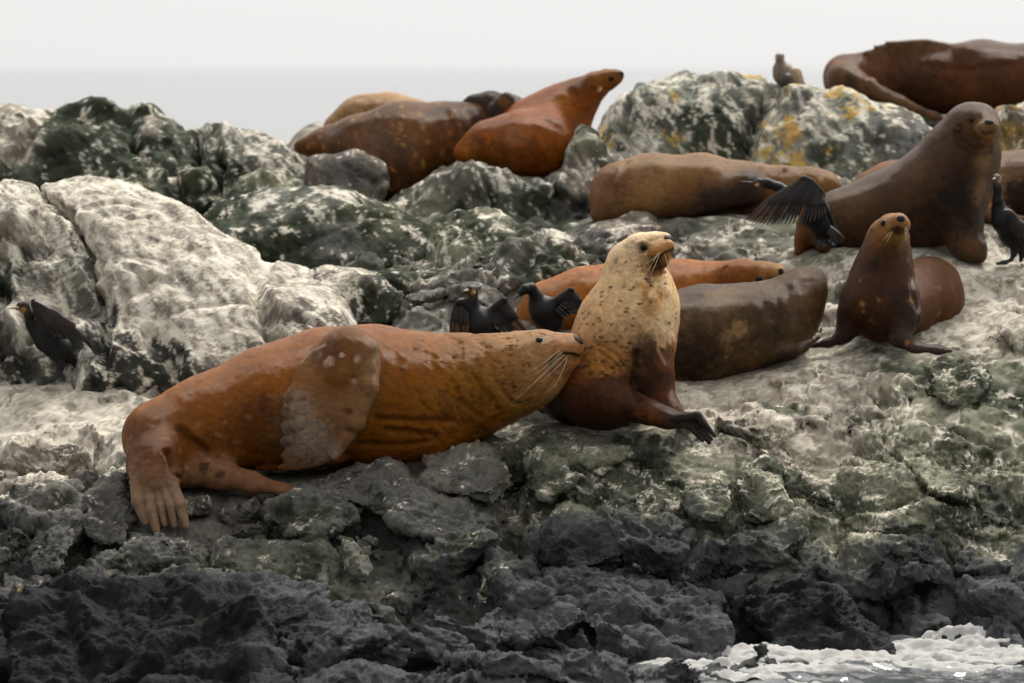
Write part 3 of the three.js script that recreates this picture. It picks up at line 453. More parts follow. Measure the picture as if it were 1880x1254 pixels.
// separate stones lying in the slope in front of the animals
const STONES = [
  ['warm', 590, 892, 632, 866, 690, 850, 742, 852, 768, 872, 786, 902, 740, 930, 690, 932, 640, 915], ['warm', 765, 880, 775, 842, 830, 832, 890, 838, 930, 862, 945, 892, 910, 912, 850, 905, 800, 900],
  ['slate', 492, 948, 498, 924, 535, 906, 590, 894, 632, 898, 672, 935, 650, 962, 580, 982, 530, 978], ['slate', 715, 950, 742, 918, 800, 905, 860, 912, 905, 940, 930, 985, 900, 1006, 820, 992, 760, 980],
  ['mossy', 962, 890, 968, 852, 1000, 838, 1040, 848, 1060, 872, 1040, 900, 990, 910], ['slate', 985, 1000, 1000, 960, 1040, 944, 1100, 948, 1140, 975, 1160, 1008, 1110, 1030, 1040, 1036, 1000, 1028],
  ['wet', 1040, 1130, 1056, 1098, 1120, 1088, 1220, 1088, 1290, 1096, 1320, 1120, 1340, 1170, 1300, 1205, 1220, 1200, 1150, 1170, 1080, 1150], ['slate', 60, 1010, 72, 972, 100, 958, 132, 962, 138, 1000, 120, 1035, 80, 1040],
  ['slate', 160, 960, 165, 900, 190, 880, 222, 876, 240, 910, 262, 950, 250, 985, 200, 990], ['wet', 880, 1150, 920, 1128, 980, 1110, 1050, 1108, 1082, 1130, 1040, 1155, 960, 1170], ['slate', 1110, 960, 1118, 925, 1160, 918, 1220, 938, 1260, 960, 1230, 985, 1150, 985],
  ['mossy', 1255, 935, 1265, 895, 1300, 880, 1345, 888, 1352, 930, 1320, 955, 1280, 955], ['mossy', 1350, 950, 1352, 890, 1390, 874, 1430, 890, 1448, 925, 1430, 952, 1390, 960], ['wet', 1345, 985, 1360, 955, 1420, 948, 1470, 952, 1490, 985, 1460, 1010, 1390, 1010],
  ['black', 990, 1075, 1000, 1048, 1050, 1035, 1120, 1045, 1200, 1050, 1250, 1075, 1230, 1098, 1150, 1090, 1060, 1095], ['slate', 930, 1030, 900, 1020, 880, 1045, 890, 1085, 940, 1105, 990, 1100, 1000, 1070, 970, 1035], ['warm', 0, 930, 20, 888, 80, 882, 140, 890, 160, 930, 120, 958, 50, 960],
  ['wet', 1350, 1130, 1380, 1080, 1440, 1056, 1520, 1062, 1560, 1100, 1600, 1150, 1640, 1195, 1560, 1215, 1450, 1200, 1390, 1180], ['mossy', 1690, 720, 1700, 672, 1740, 655, 1790, 668, 1820, 700, 1790, 735, 1730, 742],
  ['grey', 1000, 620, 985, 600, 1010, 590, 1050, 596, 1085, 612, 1060, 635, 1010, 636], ['black', 20, 1200, 30, 1120, 70, 1075, 130, 1058, 200, 1066, 240, 1080, 300, 1068, 380, 1085, 450, 1100, 500, 1150, 510, 1210, 440, 1245, 200, 1255, 60, 1245], ['black', 380, 1150, 400, 1085, 470, 1080, 560, 1100, 640, 1140, 620, 1180, 540, 1220, 440, 1215],
];
for (const [kind, ...q] of STONES) {
  let cx = 0, y1 = -1e9, y0 = 1e9; for (let i = 0; i < q.length; i += 2) { cx += q[i] * 2 / q.length; y1 = Math.max(y1, q[i + 1]); y0 = Math.min(y0, q[i + 1]); }
  const g = onGround(cx, (y0 + y1) / 2 + 4), Z = -g[2] + 0.02, big = (y1 - y0) > 140, slopeZ = (onGround(cx, y0 + 2)[2] - onGround(cx, y1 - 2)[2]) / ((y0 - y1) * Z / FPX);
  mesh('stone', rockGeometry(q, Z, { half: big ? 0.16 : 0.085, lean: clamp(slopeZ, 0.4, 1.7), round: big ? 0.13 : 0.06, slope: true, cell: big ? 0.0135 : 0.012, rough: big ? 1.3 : 0.95 }), wetRockMat, SLOPE);
}
// ---------------------------------------------------------------- bodies: tapered limbs joined smoothly in a distance field
function blade(x, y, z, q) { // distance to a flat limb with the outline q.poly, q.th thick, curving back from its middle
  const dy = y - q.y0, dx = x - q.x0, a = polyDist(x, y, q.poly), b = (Math.abs(z - q.z0 - q.gx * dx - q.gy * dy + q.bend * dy * dy) - q.th * (0.55 + 0.45 * ss(0, 0.12, -a))) * 0.85, R = q.th * 0.7;
  return Math.hypot(Math.max(a + R, 0), Math.max(b + R, 0)) + Math.min(Math.max(a, b) + R, 0) - R;
}
function cone(px, py, pz, q) {
  if (q.poly) return blade(px, py, pz, q);
  return limb(px, py, pz, q);
}
function limb(px, py, pz, q) { // distance to a tapered, rounded limb; q.k > 1 flattens it along q.n
  let { a, b, r1, r2 } = q, ax = px - a[0], ay = py - a[1], az = pz - a[2], sc = 1;
  if (q.k) { const n = q.n, t = ax * n[0] + ay * n[1] + az * n[2], e = t * (q.k - 1); ax += n[0] * e; ay += n[1] * e; az += n[2] * e; sc = Math.abs(t) * q.k; }
  const { bx, by, bz, l2 } = q, rr = r1 - r2, a2 = l2 - rr * rr;
  let d;
  if (a2 <= 0) d = rr > 0 ? Math.hypot(ax, ay, az) - r1 : Math.hypot(ax - bx, ay - by, az - bz) - r2;
  else {
    const il = 1 / l2, y = ax * bx + ay * by + az * bz, z = y - l2, vx = ax * l2 - bx * y, vy = ay * l2 - by * y, vz = az * l2 - bz * y, x2 = vx * vx + vy * vy + vz * vz, y2 = y * y * l2, z2 = z * z * l2, k = Math.sign(rr) * rr * rr * x2;
    if (Math.sign(z) * a2 * z2 > k) d = Math.sqrt(x2 + z2) * il - r2;
    else if (Math.sign(y) * a2 * y2 < k) d = Math.sqrt(x2 + y2) * il - r1;
    else d = (Math.sqrt(x2 * a2 * il) + y * rr) * il - r1;
  }
  if (q.k) d /= 1 + (q.k - 1) * clamp(sc / (Math.abs(d + Math.max(r1, r2)) + 1e-6));
  return d;
}
// joints [px, py, Z, radius px]; limbs: runs of joints { j: [...], c: colour name, s: joining radius, k: flatness, n: flat side, cut: true to carve }
function body(limbs) {
  const Q = [];
  for (const L of limbs) {
    if (L.poly) {
      const o = [], Z = L.Z; for (let i = 0; i < L.poly.length; i += 2) { const w = P(L.poly[i], L.poly[i + 1], Z); o.push([w[0], w[1]]); }
      const c = P(L.mid[0], L.mid[1], Z), xs = o.map((w) => w[0]), ys = o.map((w) => w[1]), q = { poly: o, th: L.th, z0: c[2], x0: c[0], y0: c[1], gx: L.gx ?? 0, gy: L.gy ?? 0, bend: L.bend ?? 0, c: L.c, s: L.s ?? 0.03 };
      q.a = [Math.min(...xs), Math.min(...ys), c[2]]; q.b = [Math.max(...xs), Math.max(...ys), c[2]]; q.r1 = q.r2 = 0.12; q.mx = (q.a[0] + q.b[0]) / 2; q.my = (q.a[1] + q.b[1]) / 2; q.mz = c[2]; q.br = Math.hypot(q.b[0] - q.a[0], q.b[1] - q.a[1]) / 2 + 0.12;
      Q.push(q); continue;
    }
    const J = L.j.map(([px, py, Z, r]) => ({ p: P(px, py, Z), r: RAD(r, Z) }));
    if (J.length === 1) J.push({ p: [J[0].p[0] + 1e-4, J[0].p[1], J[0].p[2]], r: J[0].r });
    for (let i = 0; i + 1 < J.length; i++) {
      const a = J[i].p, b = J[i + 1].p, q = { a, b, r1: J[i].r, r2: J[i + 1].r, bx: b[0] - a[0], by: b[1] - a[1], bz: b[2] - a[2], c: L.c, s: L.s ?? 0.06, cut: L.cut };
      q.l2 = q.bx * q.bx + q.by * q.by + q.bz * q.bz;
      if (L.k) { q.k = L.k; let n = L.n ?? [0, 0, 1]; const l = Math.hypot(...n); n = n.map((v) => v / l); const t = (n[0] * q.bx + n[1] * q.by + n[2] * q.bz) / q.l2; n = [n[0] - q.bx * t, n[1] - q.by * t, n[2] - q.bz * t]; const m = Math.hypot(...n) || 1; q.n = n.map((v) => v / m); }
      q.mx = (a[0] + b[0]) / 2; q.my = (a[1] + b[1]) / 2; q.mz = (a[2] + b[2]) / 2; q.br = Math.sqrt(q.l2) / 2 + Math.max(q.r1, q.r2);
      Q.push(q);
    }
  }
  const f = (x, y, z) => {
    let d = 1e3;
    for (const q of Q) {
      const lb = Math.hypot(x - q.mx, y - q.my, z - q.mz) - q.br;
      if (q.cut) { if (lb > 0.05) continue; const e = -cone(x, y, z, q), h = Math.max(q.s - Math.abs(d - e), 0) / q.s; d = Math.max(d, e) + h * h * q.s * 0.25; continue; }
      if (lb > d + q.s + 0.02) continue;
      const e = cone(x, y, z, q), h = Math.max(q.s - Math.abs(d - e), 0) / q.s; d = Math.min(d, e) - h * h * q.s * 0.25;
    }
    return d;
  };
  const lo = [1e9, 1e9, 1e9], hi = [-1e9, -1e9, -1e9];
  for (const q of Q) for (const [p, r] of [[q.a, q.r1], [q.b, q.r2]]) for (let c = 0; c < 3; c++) { lo[c] = Math.min(lo[c], p[c] - r - 0.04); hi[c] = Math.max(hi[c], p[c] + r + 0.04); }
  return { f, Q, lo, hi };
}
// the point of a body that shows at a photo pixel, with its outward direction
function hit(f, px, py, Za = 16, Zb = 27) {
  const d = P(px, py, 1); let Z = Za;
  for (let i = 0; i < 400 && Z < Zb; i++) { const v = f(d[0] * Z, EYE + (d[1] - EYE) * Z, -Z); if (v < 0.0006) break; Z += Math.max(v * 0.8, 0.0005); }
  const p = [d[0] * Z, EYE + (d[1] - EYE) * Z, -Z], e = 0.003, n = [0, 1, 2].map((c) => { const q = [...p], r = [...p]; q[c] += e; r[c] -= e; return f(...q) - f(...r); }), l = Math.hypot(...n) || 1;
  return { p, n: n.map((v) => v / l), ok: Z < Zb };
}
const spotNoise = (x, y, z, s, keep, sx = 1, sy = 1) => { const w = worley(x / s * sx, y / s * sy, z / s); return ((w.id >>> 7) & 255) / 255 < keep ? 1 - ss(0.18, 0.42, w.f1 + 0.16 * N3(x * 0.6 / s, y * 0.6 / s, z * 0.6 / s) + 0.14 * N3(x * 1.7 / s, y * 1.7 / s, z * 1.7 / s)) : 0; };

const furMat = new THREE.MeshPhysicalMaterial({ name: 'fur', vertexColors: true, roughness: 0.36, specularIntensity: 0.26, map: hairGrain, bumpMap: furBump, bumpScale: 0.007 });
const eyeMat = new THREE.MeshPhysicalMaterial({ name: 'eye', color: new THREE.Color(0.004, 0.003, 0.003), roughness: 0.12, specularIntensity: 0.35 });
const noseMat = new THREE.MeshPhysicalMaterial({ name: 'nose', color: new THREE.Color(0.012, 0.010, 0.009), roughness: 0.6, specularIntensity: 0.3 });
const whiskerMat = new THREE.MeshStandardMaterial({ name: 'whisker', color: new THREE.Color(0.62, 0.5, 0.34), roughness: 0.5 });
const clawMat = new THREE.MeshStandardMaterial({ name: 'claw', color: new THREE.Color(0.05, 0.035, 0.028), roughness: 0.4 });

function seaLion(label, o) {
  const B = body(o.limbs), f = B.f, cell = o.cell ?? 0.012;
  let m = meshField(f, B.lo, B.hi, cell);
  for (const [px, py, Z, r, times = 1] of o.fine ?? []) { const c = P(px, py, Z), R = RAD(r, Z); for (let t = 0; t < times; t++) m = refine(m, (x, y, z) => (x - c[0]) ** 2 + (y - c[1]) ** 2 + (z - c[2]) ** 2 < R * R, f); }
  const root = group('sea_lion', P(...o.base)), off = root.position; tag(root, label, 'sea lion', o.grp ?? 'sea lions hauled out on the rocks');
  const n = m.pos.length / 3, pos = new Float32Array(m.pos), col = new Float32Array(n * 3), uv = new Float32Array(n * 2), nr = geo(pos.slice(), m.idx).attributes.normal.array;
  const lines = (o.lines ?? []).map(([q, w, depth, c, amt = 0.8]) => { const pts = []; for (let i = 0; i < q.length; i += 2) { const h = hit(f, q[i], q[i + 1], o.base[2] - 1, o.base[2] + 1.5); if (h.ok) pts.push(h.p); } return { pts, w: RAD(w, o.base[2]), depth, c, amt }; });
  const spots = (o.spots ?? []).map(([px, py, r, c, amt = 0.8, soft = 0.6]) => ({ p: hit(f, px, py, o.base[2] - 1, o.base[2] + 1.5).p, r: RAD(r, o.base[2]), c, amt, soft }));
  const C = o.colors, seed = o.seed ?? 0;
  for (let i = 0; i < n; i++) {
    const x = m.pos[i * 3], y = m.pos[i * 3 + 1], z = m.pos[i * 3 + 2];
    let r = 0, g = 0, b = 0, sw = 0;
    for (const q of B.Q) { if (q.cut) continue; if (Math.hypot(x - q.mx, y - q.my, z - q.mz) - q.br > 0.1) continue; const w = Math.exp(-Math.max(-0.12, cone(x, y, z, q)) / 0.022), c = C[q.c ?? 'coat']; r += w * c[0]; g += w * c[1]; b += w * c[2]; sw += w; }
    let c = sw ? [r / sw, g / sw, b / sw] : [...C.coat];
    const n1 = fbm(x * 3 + seed, y * 3, z * 3, 4), n2 = fbm(x * 13 + seed, y * 13, z * 13, 3, N3b), n3 = N3(x * 55, y * 55, z * 55);
    let d = 0.006 * n1 * (o.lumpy ?? 1) + 0.0016 * n2;
    for (const s of spots) { const q = Math.hypot(x - s.p[0], y - s.p[1], z - s.p[2]) / s.r + 0.35 * n1 + 0.25 * n2 + 0.3 * N3b(x * 30, y * 22, z * 30); if (q < 1.6) c = mixc(c, C[s.c] ?? s.c, s.amt * (1 - ss(1 - s.soft, 1 + s.soft * 0.4, q))); }
    const streak = fbm(x * 16 + seed, y * 42, z * 30, 2), t = 1 + 1.4 * (o.tone ?? 0.22) * n1 + 0.26 * n2 + 0.16 * n3 + 0.22 * streak; c = [c[0] * t, c[1] * t, c[2] * t];
    if (o.mottle) c = mixc(c, C.mottle, o.mottle * ss(-0.15, 0.6, n1 * 0.8 + 0.7 * n2 + 0.25 * n3));
    if (o.fleck) { const w = o.fleck; c = mixc(c, C[w.c], w.amt * spotNoise(x + seed, y, z, w.s, w.keep * ss(-0.35, 0.4, n1 + (w.bias ?? 0)), w.sx, w.sy)); }
    for (const L of lines) { let q = 1e9; for (let k = 0; k + 1 < L.pts.length; k++) q = Math.min(q, segDist(x, y, z, L.pts[k], L.pts[k + 1])); q = q / L.w * (1 + 0.25 * n2); if (q < 3) { d -= L.depth * (Math.exp(-q * q) - 0.15 * Math.exp(-((q - 2) ** 2) * 1.5)); if (L.c) c = mixc(c, C[L.c] ?? L.c, L.amt * Math.exp(-q * q)); } }
    if (o.paint) { const e = o.paint(x, y, z, c, n1, n2, n3); if (e) { if (e.d) d += e.d; if (e.c) c = e.c; } }
    { const l = 0.3 * c[0] + 0.55 * c[1] + 0.15 * c[2], v = clamp(Math.pow(Math.max(l, 0.001) / 0.07, 0.22), 0.5, 1.4); c = [Math.max(0, l + (c[0] - l) * 1.1) * v, Math.max(0, l + (c[1] - l) * 1.1) * v, Math.max(0, l + (c[2] - l) * 1.1) * v]; }  // coat contrast and saturation raised in place of stronger light and shade
    pos[i * 3] = x + nr[i * 3] * d - off.x; pos[i * 3 + 1] = y + nr[i * 3 + 1] * d - off.y; pos[i * 3 + 2] = z + nr[i * 3 + 2] * d - off.z;
    uv[i * 2] = (x + z * 0.4) * 3; uv[i * 2 + 1] = (y - z * 0.6) * 3;
    col[i * 3] = Math.max(0.004, c[0] * 1.25); col[i * 3 + 1] = Math.max(0.003, c[1] * 1.25); col[i * 3 + 2] = Math.max(0.003, c[2] * 1.25);
  }
  mesh('body', geo(pos, m.idx, col, uv), o.mat ?? furMat, root);
  const place = (name, g, mat, h, sink, sx = 1, sy = 1, sz = 1, roll = 0) => { const e = mesh(name, g, mat, root); e.position.set(h.p[0] - h.n[0] * sink - off.x, h.p[1] - h.n[1] * sink - off.y, h.p[2] - h.n[2] * sink - off.z); e.quaternion.setFromUnitVectors(new THREE.Vector3(0, 0, 1), new THREE.Vector3(...h.n)); e.rotateZ(roll); e.scale.set(sx, sy, sz); return e; };
  const at = (px, py) => hit(f, px, py, o.base[2] - 1, o.base[2] + 1.5);
  for (const [px, py, r] of o.eyes ?? []) { const R = RAD(r, o.base[2]); place('eye', new THREE.SphereGeometry(R, 18, 12), eyeMat, at(px, py), R * 0.45); }
  for (const [px, py, w, h, roll = 0] of o.noses ?? []) { const R = RAD(w, o.base[2]); place('nose', new THREE.SphereGeometry(R, 16, 10), noseMat, at(px, py), R * 0.15, 1, h / w, 0.35, roll); }
  for (const [px, py, len, dx, dy, cname = 'coat'] of o.ears ?? []) {
    const h = at(px, py), L = RAD(len, o.base[2]), g = new THREE.ConeGeometry(L * 0.3, L, 10, 3); g.translate(0, L * 0.35, 0); g.scale(1, 1, 0.6);
    const e = mesh('ear', g, new THREE.MeshStandardMaterial({ color: new THREE.Color(...C[cname]), roughness: 0.7 }), root); e.position.set(h.p[0] - off.x, h.p[1] - off.y, h.p[2] - off.z);
    e.quaternion.setFromUnitVectors(new THREE.Vector3(0, 1, 0), new THREE.Vector3(dx, -dy, 0).normalize().addScaledVector(new THREE.Vector3(...h.n), 0.45).normalize());
  }
  for (const [px, py, qx, qy, sag, toward] of o.whiskers ?? []) {
    const h = at(px, py), Z = -h.p[2], e = P(qx, qy, Z - toward), mid = [0, 1, 2].map((c) => (h.p[c] + e[c]) / 2 + (c === 1 ? RAD(sag, Z) : c === 2 ? 0.02 : 0));
    const cv = new THREE.QuadraticBezierCurve3(...[h.p, mid, e].map((p) => new THREE.Vector3(p[0] - off.x, p[1] - off.y, p[2] - off.z))), g = new THREE.TubeGeometry(cv, 10, 0.0012, 5), a = g.attributes.position, w = new THREE.Vector3(), c = new THREE.Vector3();
    for (let i = 0; i < a.count; i++) { const t = Math.floor(i / 6) / 10; w.fromBufferAttribute(a, i); cv.getPointAt(t, c); w.sub(c).multiplyScalar(1 - 0.75 * t).add(c); a.setXYZ(i, w.x, w.y, w.z); }
    mesh('whisker', g, whiskerMat, root);
  }
  return { root, f, at, place };
}

const RUST = { coat: [0.21, 0.070, 0.005], shoulder: [0.14, 0.047, 0.006], face: [0.30, 0.165, 0.075], muzzle: [0.30, 0.13, 0.045], flipper: [0.20, 0.105, 0.050], fin: [0.27, 0.215, 0.17], rump: [0.125, 0.038, 0.005], foot: [0.17, 0.085, 0.045], toe: [0.23, 0.155, 0.105], dark: [0.014, 0.007, 0.004], pink: [0.30, 0.17, 0.12], scar: [0.36, 0.25, 0.20], mottle: [0.04, 0.0125, 0.003], neck: [0.215, 0.098, 0.024] };
const toe = (x0, y0, Z0, x1, y1, Z1, r0, r1, c, s = 0.012, mx = 0, my = 0) => ({ j: [[x0, y0, Z0, r0], [(x0 + x1) / 2 + mx, (y0 + y1) / 2 + my, (Z0 + Z1) / 2 - 0.02, (r0 + r1) / 2], [x1, y1, Z1, r1]], c, s });
seaLion('large rust-brown sea lion lying in front, chin resting on the pale seated one', {
  base: [600, 860, 18.2], cell: 0.0095, seed: 3, tone: 0.3, mottle: 0.4, fine: [[990, 660, 18.25, 110], [285, 910, 17.75, 85]],
  colors: RUST,
  limbs: [
    { j: [[292, 803, 18.05, 68], [390, 777, 18.12, 84], [500, 747, 18.2, 104], [600, 727, 18.28, 117], [690, 720, 18.32, 115], [785, 728, 18.34, 101], [862, 712, 18.34, 82]], s: 0.12 },
    { j: [[785, 728, 18.34, 101], [870, 706, 18.34, 79], [940, 690, 18.3, 66], [975, 676, 18.26, 58]], c: 'neck', s: 0.12 },
    { j: [[690, 800, 18.22, 52], [790, 790, 18.2, 46], [880, 752, 18.22, 38]], s: 0.08 },
    { j: [[955, 672, 18.27, 56], [992, 662, 18.25, 50]], c: 'face', s: 0.08 },
    { j: [[998, 652, 18.24, 42], [1036, 644, 18.2, 27], [1050, 636, 18.19, 20]], c: 'face', s: 0.05 },
    { j: [[1032, 642, 18.15, 20], [1054, 640, 18.16, 15]], c: 'muzzle', s: 0.022 }, { j: [[1012, 672, 18.19, 24], [1036, 666, 18.17, 18], [1053, 663, 18.17, 12]], c: 'muzzle', s: 0.02 }, { j: [[990, 624, 18.085, 9]], cut: true, s: 0.02 },
    { j: [[985, 690, 18.24, 48], [1020, 676, 18.22, 28]], c: 'face', s: 0.06 },
    { j: [[640, 652, 18.06, 54], [622, 690, 17.97, 44]], c: 'shoulder', s: 0.06 },
    { poly: [572, 642, 640, 620, 686, 640, 693, 690, 685, 730, 668, 772, 645, 812, 615, 845, 585, 860, 550, 868, 515, 869, 504, 864, 520, 852, 512, 839, 521, 826, 510, 812, 520, 798, 511, 785, 520, 770, 513, 756, 520, 742, 516, 727, 530, 712, 538, 694, 548, 668], Z: 17.865, mid: [610, 752], th: 0.024, bend: 1.1, gx: -0.05, c: 'flipper', s: 0.01 },
    { j: [[674, 646, 17.99, 26], [676, 712, 17.89, 19], [654, 776, 17.86, 14], [615, 836, 17.9, 9]], c: 'flipper', s: 0.025 },
    { j: [[300, 812, 17.98, 62], [288, 850, 17.84, 50], [284, 882, 17.74, 41]], c: 'rump', s: 0.08 },
    { j: [[268, 862, 17.74, 30], [286, 882, 17.71, 27]], c: 'foot', s: 0.03, k: 1.3, n: [0, 0.2, 1] },
    toe(256, 884, 17.7, 267, 958, 17.62, 17, 8, 'toe', 0.009, -8, 0), toe(270, 890, 17.68, 289, 982, 17.6, 14, 6, 'toe', 0.007, -2, 0), toe(284, 892, 17.68, 302, 962, 17.62, 12, 5, 'toe', 0.007, 2, 0), toe(297, 890, 17.68, 320, 964, 17.61, 12, 5, 'toe', 0.007, 4, 0), toe(308, 880, 17.7, 342, 966, 17.6, 16, 6, 'toe', 0.008, 6, 4),
    { poly: [238, 872, 322, 868, 336, 922, 341, 952, 330, 934, 318, 954, 308, 930, 299, 955, 291, 934, 286, 968, 276, 934, 264, 948, 248, 912], Z: 17.665, mid: [290, 915], th: 0.016, gy: -0.32, c: 'toe', s: 0.012 },
    { j: [[325, 838, 18.02, 44], [345, 862, 17.9, 34], [400, 870, 17.85, 29], [465, 886, 17.82, 19], [520, 899, 17.82, 11], [544, 904, 17.83, 5]], c: 'foot', s: 0.05, k: 1.25, n: [0.1, 1, 0.6] },
    { j: [[620, 842, 18.1, 16], [560, 852, 18.08, 13], [480, 860, 18.06, 8]], c: 'rump', s: 0.03, k: 2, n: [0, 1, 0.2] },
    { j: [[400, 842, 17.98, 34], [372, 800, 17.92, 20]], c: 'rump', s: 0.08 },
  ],
  spots: [[990, 624, 12, 'dark', 0.6, 0.4], [600, 650, 40, 'mottle', 0.5], [560, 645, 16, 'pink', 0.35], [540, 660, 14, [0.2560, 0.0740, 0.0272], 0.7], [604, 664, 11, 'scar', 0.95, 0.2], [628, 652, 5, 'scar', 0.9, 0.2], [655, 658, 8, 'scar', 0.7, 0.3], [650, 700, 5, 'scar', 0.8, 0.3], [345, 725, 16, 'scar', 0.3], [310, 790, 22, 'pink', 0.28], [552, 800, 56, 'fin', 0.75], [540, 735, 30, 'fin', 0.8], [600, 830, 34, 'fin', 0.6], [610, 700, 44, [0.17, 0.068, 0.016], 0.6], [375, 858, 14, 'dark', 0.7, 0.4], [405, 868, 11, 'dark', 0.7, 0.4], [920, 650, 34, 'muzzle', 0.3], [990, 648, 40, 'face', 0.4], [1010, 672, 20, [0.1280, 0.0814, 0.0612], 0.4], [860, 760, 50, 'dark', 0.3], [520, 700, 60, [0.2400, 0.0777, 0.0150], 0.5], [470, 790, 70, 'mottle', 0.5], [760, 650, 70, [0.2160, 0.0740, 0.0163], 0.5], [1062, 655, 16, [0.2160, 0.0814, 0.0272], 0.5]],
  lines: [[[600, 720, 560, 734, 524, 742], 2.5, 0.003], [[604, 740, 565, 762, 526, 772], 2.5, 0.003], [[604, 762, 570, 786, 526, 800], 2.5, 0.003], [[600, 788, 570, 810, 528, 826], 2.5, 0.003], [[640, 758, 700, 770, 760, 772, 830, 772], 6, 0.014, 'mottle', 0.3], [[640, 792, 720, 790, 800, 800], 6, 0.013, 'mottle', 0.3], [[660, 815, 740, 818, 800, 808], 6, 0.01, 'mottle', 0.3], [[830, 700, 850, 740, 880, 765], 5, 0.009], [[870, 690, 890, 725, 915, 750], 5, 0.009], [[905, 690, 925, 722, 945, 742], 5, 0.007], [[1066, 655, 1052, 651, 1036, 650, 1022, 656, 1010, 668], 3, 0.011, 'dark', 0.95], [[975, 614, 988, 609, 1002, 614], 2.5, -0.005], [[980, 612, 1000, 607, 1020, 616], 3, 0.004], [[330, 790, 352, 810, 378, 828], 7, 0.02, 'dark', 0.3], [[308, 830, 318, 868, 330, 880], 6, 0.02, 'dark', 0.4], [[985, 740, 1000, 720, 1020, 695], 5, 0.007]],
  paint(x, y, z, c, n1, n2) { const s = spotNoise(x + 5, y, z, 0.055, 0.45 * ss(-1.0, -1.7, x), 0.7, 1.3), t = spotNoise(x + 2, y, z, 0.028, 0.42 * ss(-0.7, -0.2, x) * ss(0.18, 0.05, x), 0.8, 1.3), fold = x > -0.8 && x < 0.15 ? ss(-0.8, -0.35, x) * ss(0.15, -0.05, x) : 0; return { c: mixc(mixc(c, [0.3200, 0.1628, 0.1020], 0.3 * s), [0.0400, 0.0133, 0.0054], 0.6 * t), d: -0.006 * fold * Math.max(0, Math.sin((x * 0.85 + y * 0.5) * 46 + 3 * n1 + 2 * n2)) }; },
  eyes: [[990, 624, 7.5]], noses: [[1063, 622, 11, 13, 0]], ears: [[940, 634, 15, -1, 0.25, 'face']],
  whiskers: [[1032, 648, 940, 740, -6, 0.1], [1036, 650, 970, 712, -4, 0.12], [1030, 646, 980, 690, -4, 0.1], [1040, 656, 994, 700, -3, 0.12], [1042, 658, 1018, 712, -3, 0.13], [1028, 642, 962, 688, -5, 0.08]],
});
const PALE = { coat: [0.42, 0.27, 0.14], head: [0.50, 0.37, 0.23], chest: [0.52, 0.36, 0.20], mid: [0.26, 0.11, 0.034], haunch: [0.062, 0.021, 0.008], leg: [0.085, 0.026, 0.008], foot: [0.036, 0.027, 0.023], dark: [0.014, 0.008, 0.005], gold: [0.28, 0.12, 0.03], mouth: [0.12, 0.05, 0.018] };
